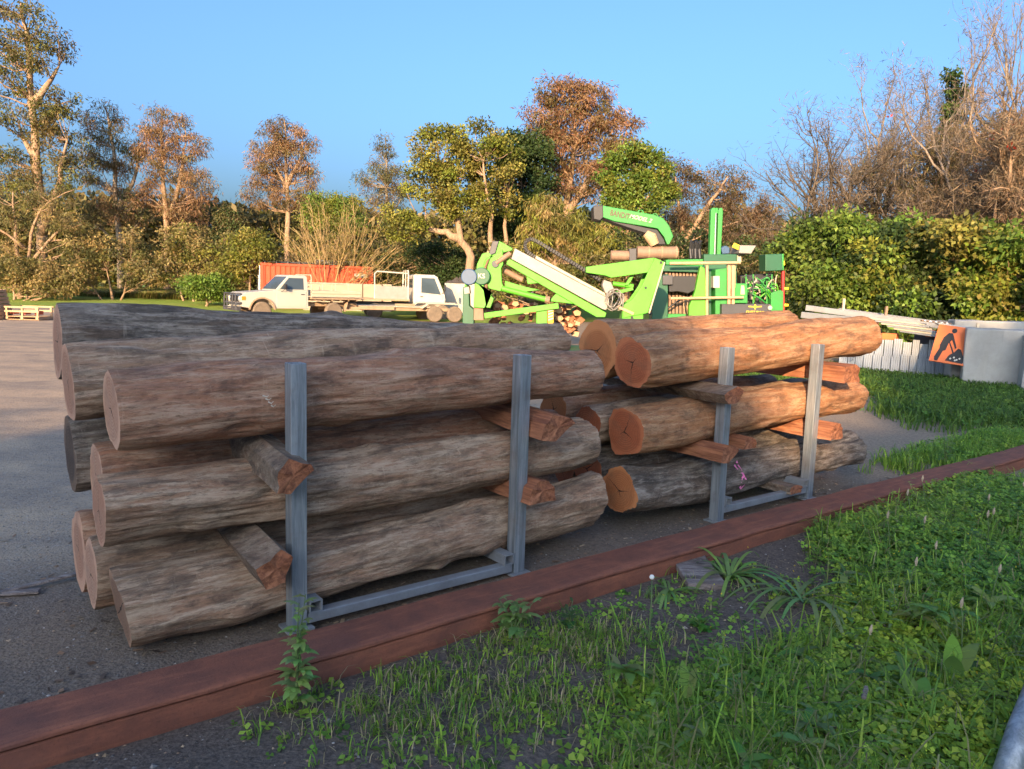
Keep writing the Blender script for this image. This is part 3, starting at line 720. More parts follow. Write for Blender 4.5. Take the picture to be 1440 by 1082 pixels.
# left edge: tall pale-trunked tree and the bush beneath
tree('tall_gum_tree', 'tallest tree at the left edge with a straight pale trunk', 46, [[(62, 425), (58, 300), (48, 180), (38, 60), (30, 5)], [(58, 330), (85, 255), (100, 200)], [(52, 240), (15, 170)], [(45, 150), (80, 90)]],
     [(25, 35, 45, 42), (70, 78, 34, 34), (10, 105, 34, 40), (80, 140, 26, 30), (40, 165, 45, 30), (75, 205, 36, 28), (15, 235, 36, 38), (60, 262, 45, 26), (100, 235, 18, 30)], 101, 150, 85, (.26, .07), OL[1:2] + GG + RB[2:3], BK_TAN, .62, .35, trunk_r=.30, limbs=.8)
tree('leaning_gum_tree', 'slender tree with reaching pale branches under the tall tree at left edge', 43, [[(28, 425), (22, 330), (18, 270)], [(40, 425), (42, 330), (70, 285), (108, 268)], [(44, 370), (80, 325), (112, 310)], [(35, 350), (5, 320)]],
     [(15, 300, 35, 35), (80, 290, 40, 26), (100, 335, 35, 25), (20, 360, 40, 30)], 102, 60, 90, (.2, .05), SC + GG, BK_TAN, .55, .3, trunk_r=.13, limbs=.9)
CAS = 'rusty casuarinas along the far fence line'
tree('casuarina_tree', 'rusty-topped casuarina second from the left edge, beside the tall gum', 51, [[(172, 418), (166, 300), (160, 210), (148, 150)], [(166, 300), (190, 240), (196, 210)]],
     [(148, 172, 26, 28), (128, 205, 24, 22), (176, 215, 22, 24), (150, 245, 34, 24), (178, 285, 34, 28), (140, 295, 22, 24)], 103, 95, 90, (.30, .045), RB + GG, BK_GREY, .6, .5, group=CAS, trunk_r=.2, limbs=.8)
tree('casuarina_tree', 'upright rusty casuarina with a pale forked trunk, third from the left', 51, [[(236, 420), (235, 320), (226, 240), (228, 160)], [(236, 310), (256, 240), (262, 200)]],
     [(232, 175, 32, 24), (214, 200, 24, 26), (262, 205, 26, 26), (236, 235, 34, 26), (274, 258, 26, 28), (262, 290, 36, 26), (215, 275, 22, 24)], 104, 125, 90, (.30, .045), RB, BK_TAN, .58, .5, group=CAS, trunk_r=.22, limbs=.8)
tree('casuarina_tree', 'lone rusty casuarina standing above the red container', 54, [[(402, 420), (404, 300), (404, 240), (400, 170)], [(404, 270), (380, 220)], [(404, 260), (425, 210)]],
     [(400, 182, 28, 22), (378, 205, 26, 22), (424, 205, 20, 22), (400, 228, 40, 22), (375, 245, 26, 20), (432, 250, 18, 16), (410, 275, 34, 18), (362, 278, 18, 18)], 105, 125, 90, (.30, .045), RB, BK_TAN, .56, .5, group=CAS, trunk_r=.2, limbs=.85)
tree('casuarina_tree', 'thin pointed casuarina left of the big olive-green tree', 60, [[(548, 420), (546, 300), (542, 195)]],
     [(541, 205, 10, 18), (540, 232, 20, 20), (528, 255, 24, 20), (552, 262, 22, 22), (540, 290, 30, 20)], 106, 70, 80, (.30, .045), RB[1:3] + GG, BK_GREY, .55, .5, group=CAS, trunk_r=.16, limbs=.9)
tree('olive_tree', 'big rounded olive-green tree with forked pale trunks behind the lime machine', 40, [[(664, 420), (660, 360), (646, 330), (640, 290), (620, 240)], [(668, 420), (690, 350), (690, 300), (680, 230)], [(675, 415), (710, 340), (715, 270)], [(646, 335), (620, 325), (598, 320), (570, 335)]],
     [(620, 210, 38, 28), (670, 200, 40, 24), (700, 230, 34, 30), (600, 255, 34, 26), (650, 260, 44, 30), (690, 285, 32, 26), (625, 290, 26, 18), (575, 322, 32, 16), (560, 300, 20, 14)], 107, 150, 150, (.15, .10), YG + OL, BK_TAN, .5, .1, trunk_r=.24, limbs=.6, fill=.7)
tree('dark_tree', 'dark green tree between the olive tree and the tall rusty tree', 43, [[(735, 420), (735, 330), (730, 230)]],
     [(722, 215, 28, 28), (745, 215, 26, 30), (735, 265, 40, 30), (720, 310, 38, 28), (755, 310, 30, 30)], 108, 110, 150, (.18, .12), DG, BK_DARK, .6, .1, trunk_r=.22, fill=.6)
tree('tall_rusty_tree', 'tallest rusty-brown tree standing behind the chipper chute', 45, [[(792, 420), (795, 330), (798, 270), (810, 190), (800, 120)], [(797, 300), (840, 235), (865, 190)], [(800, 250), (770, 190)]],
     [(790, 128, 30, 22), (830, 140, 30, 22), (765, 160, 26, 26), (810, 175, 44, 28), (865, 175, 32, 22), (780, 210, 36, 26), (840, 215, 42, 26), (815, 255, 48, 26), (885, 215, 16, 16), (770, 250, 24, 22)], 109, 190, 105, (.28, .06), RB + ((.20, .10, .05),), BK_TAN, .62, .45, trunk_r=.26, limbs=.8)
tree('bright_green_tree', 'bright green tree at the right of the tall rusty tree', 40, [[(880, 420), (884, 320), (890, 240)], [(882, 330), (915, 270)]],
     [(885, 225, 32, 20), (915, 240, 28, 22), (875, 260, 34, 24), (915, 275, 34, 24), (880, 300, 36, 22)], 110, 95, 150, (.17, .10), BG + YG[:2], BK_TAN, .55, .1, trunk_r=.18, fill=.65)
tree('weeping_tree', 'drooping golden-green foliage hanging left of the chipper chute', 39, [[(775, 420), (785, 330), (800, 300)]],
     [(770, 300, 26, 30), (760, 340, 24, 34), (810, 330, 24, 34), (850, 345, 30, 30), (790, 375, 50, 26)], 111, 80, 110, (.34, .05), SC[:1] + OL[:2] + YG[:1], BK_TAN, .5, .9, trunk_r=.14)
tree('brown_scrub_tree', 'dull brown spreading tree right of the chipper chute', 47, [[(965, 420), (960, 330), (950, 250)], [(962, 340), (1000, 280), (1020, 250)], [(962, 350), (925, 300)]],
     [(950, 245, 24, 24), (975, 265, 26, 22), (1020, 255, 34, 20), (1050, 285, 34, 22), (990, 300, 44, 26), (1075, 300, 26, 16), (940, 300, 26, 30), (1040, 325, 50, 22)], 112, 150, 85, (.26, .05), ((.16, .10, .055), (.13, .09, .05), (.10, .085, .04), (.19, .13, .07)), BK_TAN, .6, .4, trunk_r=.2, limbs=.2)
# fan-shaped dry thicket above the container
def fan(label):
    Y = 44; rng = np.random.default_rng(5); f = at(470, 400, Y); base = Vector((f.x, Y, 0)); T = thing('dry_thicket', label, 'shrub', base); tm = MB(); tips = []
    for k in range(110):
        a = rng.normal() * .62; ln = rng.uniform(3.2, 5.6) * (1 - .12 * abs(a)); st = np.array([base.x + rng.normal() * .5, Y + rng.normal() * .5, 0.1])
        en = st + np.array([math.sin(a) * ln * .95, rng.normal() * .9, math.cos(a) * ln])
        P = branch_path(st, en, rng, -.05, 7, .035); tm.tube(P, np.linspace(.05, .012, 7), 4, cap=False); tips += [P[-1], P[-2], P[-3]]
        for q in range(5):
            j = rng.integers(3, 7); e2 = P[j] + unit(en - st + rng.normal(size=3) * 1.6) * rng.uniform(.5, 1.3); tm.tube(branch_path(P[j], e2, rng, 0, 4, .05), np.linspace(.018, .007, 4), 3, cap=False); tips.append(e2)
    part(T, 'stems', tm, mat_bark('dry_cane', (.42, .30, .14), (.34, .24, .11), (.2, .13, .06)))
    tips = np.array(tips); n = 6500; pos = tips[rng.integers(0, len(tips), n)] + rng.normal(size=(n, 3)) * .28; d = unit(rng.normal(size=(n, 3)) + np.array([0, 0, .3]))
    cl = np.array(OL + SC)[rng.integers(0, 8, n)] * (1 + .2 * rng.normal(size=(n, 1)))
    mesh_obj('crown', quads_mesh('crown', leaves(pos - np.array(base), d, .2 * rng.uniform(.6, 1.3, n), .04, rng), 4, np.clip(cl, .01, 1)), T)
fan('fan of dry golden canes rising behind the red container')
for i, (lab, Y, tk, lb, cc) in enumerate((
    ('low bright green tree crown behind the fan of dry canes', 50, [[(480, 420), (482, 320)]], [(455, 290, 30, 16), (490, 290, 28, 14), (470, 310, 44, 16)], YG + BG),
    ('small dark tree poking up left of the container', 52, [[(322, 420), (322, 330)]], [(320, 305, 18, 16), (330, 330, 26, 20), (300, 340, 24, 22)], GG + DG),
    ('yellow-green bush at the left end of the container', 42, [[(352, 430), (352, 380)]], [(345, 345, 16, 20), (362, 350, 20, 22), (335, 375, 22, 20)], YG + OL),
    ('scrubby bush below the second casuarina', 44, [[(160, 425), (150, 380)], [(150, 425), (120, 375)], [(165, 420), (190, 370)]], [(130, 350, 40, 26), (175, 350, 34, 28), (110, 385, 30, 22), (200, 385, 36, 22)], SC + GG),
    ('tangled olive bush below the third casuarina', 45, [[(272, 422), (268, 380)], [(262, 420), (245, 370)]], [(260, 340, 36, 26), (295, 350, 30, 26), (240, 375, 34, 24), (290, 385, 34, 20)], SC + OL),
    ('dense green shrub mound just left of the white ute', 41, [[(288, 425), (288, 405)]], [(280, 402, 22, 12), (298, 404, 18, 12)], BG),
    ('golden scrub at the far left edge above the pallets', 42, [[(20, 425), (18, 390)]], [(10, 380, 34, 26), (55, 390, 34, 22), (90, 395, 26, 20)], SC),
    ('dark undergrowth tree right of the fan of dry canes', 47, [[(560, 420), (560, 350)]], [(555, 335, 30, 22), (590, 350, 34, 24), (560, 375, 36, 24), (610, 385, 34, 24)], DG + GG),
    ('dark shrubs behind the white truck cab', 44, [[(640, 425), (640, 380)]], [(610, 365, 36, 22), (650, 375, 34, 24), (630, 395, 44, 18)], DG),
    ('olive undergrowth behind the lime machine boom', 38, [[(770, 430), (770, 390)]], [(730, 360, 36, 26), (790, 400, 40, 26), (840, 385, 40, 30), (720, 395, 34, 24)], OL + GG + DG[:1]),
    ('shaded green undergrowth behind the chipper body', 36, [[(960, 430), (960, 390)]], [(900, 345, 40, 26), (960, 350, 44, 28), (1010, 365, 40, 28), (930, 385, 50, 24), (1060, 365, 40, 26)], GG + DG + OL[3:]))):
    tree('bush', lab, Y, tk, lb, 200 + i, 60, 120, (.17, .08), cc, BK_TAN, .55, .2, cat='bush', group='scrub along the far edge of the yard', trunk_r=.08, limbs=.7, fill=.3)

# far wood seen as one dark mass behind everything
def far_wood():
    rng = np.random.default_rng(9); n = 85000
    x = rng.uniform(-62, 48, n); y = 62 + rng.normal(size=n) * 2.5 + .004 * (x + 5) ** 2 * -1
    top = 7.4 + 1.8 * np.array([mnoise.noise((xx * .16, 1, 0)) for xx in x]) + 1. * np.array([mnoise.noise((xx * .6, 5, 0)) for xx in x])
    z = top * rng.uniform(0, 1, n) ** .7
    pos = np.stack([x, y, z], 1); d = unit(rng.normal(size=(n, 3)) + np.array([0, -.2, -.2]))
    pal = np.array(GG + SC + OL[1:2] + RB[2:3]); cl = pal[rng.integers(0, len(pal), n)] * (1 + .25 * rng.normal(size=(n, 1)))
    o = mesh_obj('far_wood', quads_mesh('far_wood', leaves(pos, d, .6 * rng.uniform(.6, 1.3, n), .32, rng), 4, np.clip(cl, .008, 1)))
    tag(o, 'distant dark wood closing the view behind the yard', 'wood', kind='stuff')
far_wood()

# right side: bare spreading trees and the vine-covered hedge
TW = ((.22, .16, .10), (.16, .12, .08), (.27, .19, .11), (.12, .10, .06))
CT = 'bare spreading trees on the right'
bare_tree('bare_tree', 'small dark bare tree with a fan of twigs above the hedge, nearest the chipper', 31, (1160, 470), [(1110, 235), (1140, 205), (1165, 190), (1195, 205), (1215, 235), (1130, 260)], 301, .20, 4, bark=BK_DARK, leafn=4000, leafc=TW[:2], group=CT)
bare_tree('bare_tree', 'thin tall bare tree with upright twigs behind the small dark one', 36, (1235, 470), [(1195, 150), (1225, 130), (1250, 110), (1270, 130)], 302, .16, 4, bark=BK_DEAD, spread=.38, leafn=3500, leafc=TW, group=CT)
bare_tree('bare_tree', 'bare tree with ivy on its trunk right of the thin tall one', 33, (1275, 470), [(1265, 140), (1300, 125), (1320, 165), (1290, 200), (1250, 230)], 303, .18, 4, bark=BK_DEAD, spread=.42, leafn=4200, leafc=TW + GG[:1], group=CT)
bare_tree('bare_tree', 'wide grey-brown coral tree with arching limbs above the hedge', 27, (1350, 480), [(1310, 180), (1335, 215), (1300, 250), (1365, 190), (1290, 290), (1385, 240), (1330, 285)], 304, .18, 4, bark=BK_DEAD, spread=.62, leafn=9000, leafc=TW, flowers=5, group=CT)
bare_tree('bare_tree', 'large coral tree at the right edge with a few red flowers', 24, (1425, 480), [(1390, 150), (1420, 130), (1450, 170), (1370, 210), (1400, 220), (1470, 220), (1380, 280)], 305, .20, 4, bark=BK_TAN, spread=.62, leafn=9000, leafc=TW, flowers=12, group=CT)
bare_tree('bare_tree', 'tall bare poplar-like tree top at the upper right corner', 34, (1415, 470), [(1390, 75), (1405, 50), (1425, 60), (1440, 80)], 306, .15, 4, bark=BK_DEAD, spread=.3, group=CT)
tree('ivy_column', 'narrow ivy-covered dead trunk pointing up between the bare trees', 32, [[(1335, 470), (1340, 300), (1342, 110)]], [(1343, 115, 7, 20), (1342, 150, 11, 22), (1338, 190, 14, 24), (1332, 235, 20, 28), (1330, 280, 24, 26)], 307, 60, 90, (.17, .09), DG + BG[1:2], BK_DARK, .32, .3, trunk_r=.14)
tree('twiggy_tree', 'full brown twiggy crown filling the space above the hedge at right', 29, [[(1390, 470), (1385, 330), (1370, 230)], [(1388, 380), (1330, 290)], [(1385, 330), (1430, 230)]],
     [(1310, 235, 34, 26), (1350, 215, 30, 28), (1400, 195, 34, 30), (1435, 215, 30, 40), (1330, 285, 44, 26), (1395, 270, 44, 34), (1440, 300, 34, 30), (1300, 310, 30, 16)], 308, 120, 85, (.36, .028), TW + SC[:2] + GG[:1], BK_TAN, .55, -.1, trunk_r=.2, limbs=1.3)
tree('twiggy_tree', 'grey-brown twiggy crown above the hedge between the small bare trees', 34, [[(1230, 470), (1232, 330), (1236, 240)]],
     [(1215, 260, 26, 26), (1250, 240, 30, 30), (1285, 265, 26, 26), (1230, 300, 40, 18), (1190, 290, 24, 16)], 309, 60, 70, (.36, .028), TW + GG, BK_DEAD, .55, -.1, trunk_r=.14, limbs=1.3)
HB = 'overgrown hedge along the right side'
for i, (lab, Y, tk, lb, cc, cl_) in enumerate((
    ('leafy hedge bush beside the right end of the chipper', 24, [[(1140, 470), (1140, 400)]], [(1120, 338, 30, 22), (1165, 346, 34, 22), (1125, 385, 36, 28), (1165, 385, 36, 30), (1140, 425, 44, 28), (1150, 462, 46, 24)], BG + DG[2:], .42),
    ('tall green hedge bush in the middle of the hedge', 22.5, [[(1230, 480), (1230, 400)]], [(1195, 345, 32, 20), (1240, 326, 26, 20), (1285, 356, 34, 20), (1210, 380, 44, 30), (1262, 385, 46, 32), (1235, 430, 56, 30), (1235, 468, 60, 26)], BG + YG[:1] + DG, .42),
    ('vine-draped hedge bush behind the stacked road barriers', 21, [[(1330, 480), (1330, 400)]], [(1310, 335, 26, 22), (1350, 350, 36, 24), (1320, 395, 46, 30), (1365, 400, 36, 30), (1335, 440, 50, 24), (1340, 478, 54, 26)], DG[2:] + BG[1:2] + OL[:2], .42),
    ('yellow-green hedge bush at the right edge behind the concrete blocks', 19, [[(1420, 480), (1420, 400)]], [(1400, 375, 34, 26), (1435, 365, 34, 30), (1395, 420, 36, 30), (1440, 425, 36, 34), (1475, 390, 34, 40), (1430, 330, 26, 20), (1430, 470, 60, 34)], YG + BG, .40))):
    lb = [(l[0], l[1] + (24 if l[1] < 395 else 8), l[2], l[3]) for l in lb]
    rr_ = random.Random(900 + i); xs_ = [l[0] for l in lb]
    lb = lb + [(rr_.uniform(min(xs_) - 20, max(xs_) + 20), rr_.uniform(322, 356), rr_.uniform(6, 14), rr_.uniform(10, 22)) for _ in range(9)]
    tree('hedge_bush', lab, Y, tk, lb, 320 + i, 95, 250, (.15, .095), cc, BK_TAN, cl_ * 1.25, .15, cat='hedge', group=HB, trunk_r=.06, limbs=.5, fill=.6, yjit=.9)

# tree row behind the photographer that keeps the foreground in shade
def shade_row():
    rng = np.random.default_rng(77)
    tE = math.tan(SUN_EL)
    # (x from, x to, height at the row) ; row stands at Y=-13
    Y0 = -40.
    segs = [(-60, -27, 1.0), (-27, -16, 1.9), (-16, -12.8, 2.5), (-12.8, -10.2, 2.9), (-10.2, -6.9, 2.02), (-6.9, -5.8, 3.2), (-5.8, -4.9, 4.6), (-4.9, 4, 5.2)]
    for i, (xa, xb, h0) in enumerate(segs):
        H = h0 - Y0 * tE
        T = thing('shade_tree', 'leafy tree in the row behind the photographer', 'tree', ((xa + xb) / 2, Y0, 0), group='tree row behind the photographer')
        n = int((xb - xa) * 1500); x = rng.uniform(xa - .3, xb + .3, n); y = Y0 + rng.normal(size=n) * 1.2
        top = H + .35 * np.array([mnoise.noise((xx * .9, i, 0)) for xx in x]) + .25 * np.array([mnoise.noise((xx * 3.1, i, 4)) for xx in x])
        z = top * (rng.uniform(0, 1, n) ** .6)
        d = unit(rng.normal(size=(n, 3))); b = np.array([(xa + xb) / 2, Y0, 0])
        cl = vary(rng, (.06, .08, .025), n)
        mesh_obj('crown', quads_mesh('crown', leaves(np.stack([x, y, z], 1) - b, d, .8 * rng.uniform(.5, 1.2, n), .5, rng), 4, cl), T)
        mb = MB()
        for k in range(max(1, int((xb - xa) / 3))):
            xx = xa + (k + .5) * (xb - xa) / max(1, int((xb - xa) / 3)); mb.tube([(xx, Y0, -.1), (xx + .1, Y0, H * .5), (xx, Y0 + .1, H * .85)], [.35, .24, .1], 8)
        part(T, 'trunk', mb, BK_DARK)
shade_row()
# ------------------------------------------------------------------ paints
WHITE = simple('white_paint', (.46, .43, .36), .35, dirt=(.42, .36, .27), amt=.35, scale=2.)
CREAM = simple('cream_boards', (.48, .42, .31), .6, dirt=(.38, .30, .2), amt=.6, scale=3, stretch=(1, 1, 4))
DUST = simple('dusty_steel', (.36, .25, .15), .85, dirt=(.16, .11, .08), amt=.7, scale=4)
TYRE = simple('dusty_tyre', (.20, .15, .10), .9, dirt=(.05, .045, .04), amt=.6, scale=5)
BLACK = simple('black_plastic', (.018, .018, .02), .45, amt=.2)
DARKST = simple('dark_steel', (.07, .07, .075), .5, .3, amt=.3)
CHROME = simple('bright_steel', (.6, .6, .6), .3, .9, amt=.3)
ORANGE = simple('container_red', (.52, .075, .025), .55, dirt=(.34, .06, .03), amt=.5, scale=1.3)
LIME = simple('lime_paint', (.085, .40, .02), .55, dirt=(.12, .22, .045), amt=.6, scale=2.6)
GREEN = simple('green_paint', (.02, .26, .04), .5, dirt=(.05, .14, .04), amt=.6, scale=1.8)
DGREEN = simple('dark_green_paint', (.012, .10, .045), .45, dirt=(.02, .05, .03), amt=.4)
ALU = simple('aluminium_panel', (.30, .28, .25), .5, .3, dirt=(.2, .17, .13), amt=.5, scale=3)
BROWNM = simple('rusty_drum', (.30, .19, .125), .7, .2, dirt=(.15, .10, .07), amt=.6, scale=4, stretch=(3, 1, 1))
TANW = simple('bare_timber', (.50, .33, .19), .8, dirt=(.32, .2, .12), amt=.5, scale=4)
YELLOW = simple('yellow_paint', (.75, .52, .02), .5, amt=.2)
RED = simple('red_paint', (.55, .03, .03), .5, amt=.25)
BLUEW = simple('pale_blue_motor', (.04, .09, .17), .4, amt=.3)
CONC = simple('concrete', (.40, .38, .34), .9, dirt=(.24, .22, .19), amt=.7, scale=1.8, bump=.4)
CONCT = simple('stained_concrete', (.34, .27, .19), .9, dirt=(.25, .19, .13), amt=.7, scale=1.5, bump=.4)
def glass():
    n = NT('window_glass'); n.col((.05, .07, .085)); n.set(.06, 0, .6); return n.m
GLASS = glass()
LAMP = simple('lamp_glass', (.55, .55, .52), .15, amt=.1)
AMBER = simple('amber_lamp', (.75, .22, .02), .3, amt=.1)

def wheel(T, x, y, r, w, side=1):
    """wheel on the local y axis: tyre with rim and hub"""
    mb = MB(); h = w / 2
    mb.lathe([(r * .58, -h * .9), (r * .86, -h), (r * .97, -h * .75), (r, -h * .3), (r, h * .3), (r * .97, h * .75), (r * .86, h), (r * .58, h * .9)], (x, y, r), 'y', 28)
    t = part(T, 'wheel', mb, TYRE, local=True, smooth=False)
    mb = MB(); mb.lathe([(r * .6, -h * .6), (r * .6, h * .85), (r * .54, h * .88), (r * .48, h * .45), (r * .26, h * .4), (r * .22, h * .8), (0, h * .84)][::1] if side > 0 else [(r * .6, h * .6), (r * .6, -h * .85), (r * .54, -h * .88), (r * .48, -h * .45), (r * .26, -h * .4), (r * .22, -h * .8), (0, -h * .84)], (x, y, r), 'y', 24)
    part(t, 'rim', mb, DUST, local=True)
    mb = MB()
    for k in range(6):
        a = k * math.pi / 3; yy = y + side * h * .44
        mb.cyl((x + r * .36 * math.cos(a), yy - .01, r + r * .36 * math.sin(a)), (x + r * .36 * math.cos(a), yy + side * .012, r + r * .36 * math.sin(a)), r * .07, 8)
    o = part(t, 'wheel_slots', mb, BLACK, local=True); o['kind'] = 'stuff'
def arc(cx, cz, r, a0, a1, n=9): return [(cx + r * math.cos(R(a0 + (a1 - a0) * i / (n - 1))), cz + r * math.sin(R(a0 + (a1 - a0) * i / (n - 1)))) for i in range(n)]

# ------------------------------------------------------------------ white tray ute
def ute():
    HEAD = R(219); c = at(458, 440, 34.0) - Vector((1.26, 0, 0))
    T = thing('ute', 'dusty white single-cab tray ute with black bull bar parked at the far side', 'ute', (c.x, 33.0, 0), HEAD)
    # x forward; cab from -0.35..1.0, bonnet to 2.35
    fw, rw, rr = 1.55, -1.62, .40
    prof = [(-.45, .52), (fw - .52, .52)] + arc(fw, .42, .52, 168, 12) + [(2.2, .55), (2.36, .58), (2.40, .98), (2.34, 1.10), (2.2, 1.16), (1.05, 1.26), (.95, 1.27), (-.45, 1.27)]
    mb = MB(); mb.poly(prof, 'y', -.80, .80); part(T, 'body', mb, WHITE, .035, local=True)
    # cab shell: tapered upper part
    def cab_pt(x, y, z): return (x, y * (1 - .10 * (z - 1.27) / .62), z)
    lo = [(-.45, 1.27), (.98, 1.27)]; hi = [(-.42, 1.89), (.36, 1.90)]
    vs = [cab_pt(x, s * .80, z) for s in (-1, 1) for x, z in ((-.45, 1.265), (.98, 1.265), (.40, 1.88), (.30, 1.92), (-.34, 1.92), (-.43, 1.87))]
    fs = [tuple(range(6)), tuple(range(11, 5, -1))] + [(i, (i + 1) % 6, (i + 1) % 6 + 6, i + 6) for i in range(6)]
    mb = MB(); mb.add(vs, fs); part(T, 'cab', mb, WHITE, .03, local=True)
    for s in (-1, 1):
        q = [cab_pt(x, s * .806, z) for x, z in ((-.25, 1.32), (.80, 1.32), (.38, 1.80), (-.25, 1.80))]
        q2 = [(p[0], p[1] - s * .02, p[2]) for p in q]
        mb = MB(); mb.add(q + q2, [(0, 1, 2, 3), (4, 5, 6, 7), (0, 1, 5, 4), (1, 2, 6, 5), (2, 3, 7, 6), (3, 0, 4, 7)]); part(T, 'side_window', mb, GLASS, local=True)
        mb = MB(); mb.poly([(-.36, .60), (.92, .60), (.96, 1.24), (-.36, 1.24)], 'y', s * .795, s * .812); d = part(T, 'door', mb, WHITE, .008, local=True)
        mb = MB(); mb.box((-.2, s * .82, 1.12), (.16, .03, .035)); part(d, 'door_handle', mb, BLACK, .005, local=True)
        mb = MB(); mb.box((.62, s * .97, 1.42), (.09, .16, .22)); mb.tube([(.75, s * .80, 1.22), (.7, s * .92, 1.26), (.63, s * .96, 1.36)], .012, 6); part(T, 'mirror', mb, BLACK, .02, local=True)
        mb = MB(); mb.lathe([(.095, 2.38), (.1, 2.41), (.07, 2.43), (0, 2.435)], (0, s * .56, .90), 'x', 18); part(T, 'headlight', mb, LAMP, local=True)
        mb = MB(); mb.box((2.30, s * .735, .92), (.17, .15, .16)); part(T, 'indicator', mb, AMBER, .015, local=True)
        ring = arc(fw, .42, .565, 175, 5, 12); inn = arc(fw, .42, .50, 5, 175, 12)
        mb = MB(); mb.poly(ring + inn, 'y', s * .78, s * .86); part(T, 'wheel_arch', mb, WHITE if s < 0 else DUST, .01, local=True)
        wheel(T, fw, s * .72, rr, .22, s); wheel(T, rw, s * .74, rr, .22, s)
    ws = [cab_pt(x, y, z) for x, y, z in ((.955, -.70, 1.31), (.955, .70, 1.31), (.435, .70, 1.84), (.435, -.70, 1.84))]; ws = [(p[0] + .012, p[1], p[2] + .012) for p in ws]
    mb = MB(); mb.add(ws + [(p[0] - .02, p[1], p[2] - .02) for p in ws], [(0, 1, 2, 3), (7, 6, 5, 4), (0, 4, 5, 1), (1, 5, 6, 2), (2, 6, 7, 3), (3, 7, 4, 0)]); part(T, 'windscreen', mb, GLASS, local=True)
    mb = MB(); mb.box((-.442, 0, 1.58), (.02, 1.2, .38)); part(T, 'rear_window', mb, GLASS, local=True)
    mb = MB(); mb.box((2.39, 0, .90), (.05, .9, .24)); part(T, 'grille', mb, BLACK, .01, local=True)
    # bull bar
    mb = MB()
    for z in (.55, .74, 1.10): mb.tube([(2.42, -.84, z), (2.58, -.66, z), (2.60, 0, z), (2.58, .66, z), (2.42, .84, z)], .035, 8)
    for y in (-.66, -.32, .32, .66): mb.tube([(2.58, y, .42), (2.6, y, .8), (2.58, y, 1.13)], .03, 8)
    mb.box((2.52, 0, .50), (.14, 1.7, .16)); part(T, 'bull_bar', mb, DARKST, local=True)
    mb = MB(); mb.box((2.61, .0, .56), (.01, .36, .10)); part(T, 'number_plate', mb, WHITE, local=True)
    # tray
    mb = MB(); mb.box((-1.72, 0, .96), (2.35, 1.80, .07)); 
    for y in (-.4, .4): mb.box((-1.3, y, .70), (3.2, .08, .16))
    for k in range(6): mb.box((-.75 - k * .39, 0, .895), (.05, 1.72, .06))
    part(T, 'tray_deck', mb, DUST, .01, local=True)
    for s in (-1, 1):
        mb = MB(); mb.box((-1.72, s * .90, 1.17), (2.30, .035, .27)); b = part(T, 'side_board', mb, CREAM, .008, local=True)
        mb = MB(); mb.box((-1.72, s * .92, 1.17), (2.30, .012, .02)); part(b, 'board_rib', mb, DUST, local=True)
        mb = MB(); mb.box((rw, s * .74, .86), (1.0, .24, .015)); mb.box((rw - .58, s * .74, .62), (.02, .26, .42), Matrix.Rotation(-.25, 3, 'Y')); part(T, 'mudguard', mb, DUST, local=True)
    mb = MB(); mb.box((-2.88, 0, 1.17), (.035, 1.78, .27)); part(T, 'tailgate', mb, CREAM, .008, local=True)
    mb = MB()
    for y in (-.82, .82): mb.tube([(-.57, y, 1.0), (-.57, y, 1.86), (-.57, y * .92, 1.95)], .022, 8)
    for z in (1.45, 1.70, 1.95): mb.tube([(-.57, -.78, z), (-.57, .78, z)], .02, 8)
    part(T, 'headboard_frame', mb, CREAM, local=True)
    mb = MB(); mb.tube([(-.57, .8, 1.60), (-2.3, .8, 1.60)], .018, 6); mb.tube([(-.57, -.8, 1.60), (-2.3, -.8, 1.60)], .018, 6)
    for x in (-1.1, -1.7, -2.3):
        for y in (-.8, .8): mb.tube([(x, y, 1.28), (x, y, 1.60)], .016, 6)
    part(T, 'side_rails', mb, CREAM, local=True)
ute()

# ------------------------------------------------------------------ flat trailer hitched behind it
def trailer():
    c = at(603, 442, 36.2) - Vector((1.10, 0, 0)); T = thing('flat_trailer', 'long dusty flatbed trailer with tandem wheels hitched behind the white ute', 'trailer', (c.x, 35.7, 0), R(203))
    mb = MB()
    for y in (-.75, .75): mb.box((.3, y, .56), (4.6, .09, .14))
    for k in range(8): mb.box((-1.9 + k * .62, 0, .57), (.06, 1.42, .1))
    mb.bar((2.6, .7, .56), (3.9, 0, .52), .09, .12); mb.bar((2.6, -.7, .56), (3.9, 0, .52), .09, .12)
    part(T, 'chassis', mb, DUST, .01, local=True)
    mb = MB(); mb.box((.5, 0, .665), (3.4, 1.8, .045)); part(T, 'deck', mb, CREAM, .008, local=True)
    mb = MB()
    for s in (-1, 1):
        mb.poly([(-.55, .64), (-.85, .86), (-2.75, .86), (-2.75, .82), (-.87, .82), (-.57, .60)], 'y', s * .78, s * 1.06)
    part(T, 'mudguards', mb, CREAM, local=True)
    mb = MB(); mb.box((1.5, .92, .60), (1.6, .05, .16)); mb.box((.2, .90, .76), (.9, .06, .10)); part(T, 'side_rail', mb, DUST, local=True)
    for x in (-1.2, -2.16):
        for s in (-1, 1): wheel(T, x, s * .92, .37, .22, s)
    mb = MB(); mb.tube([(3.55, 0, .1), (3.55, 0, .62)], .03, 8); mb.lathe([(.1, -.03), (.12, 0), (.1, .03)], (3.55, .0, .12), 'y', 14); part(T, 'jockey_wheel', mb, DUST, local=True)
trailer()

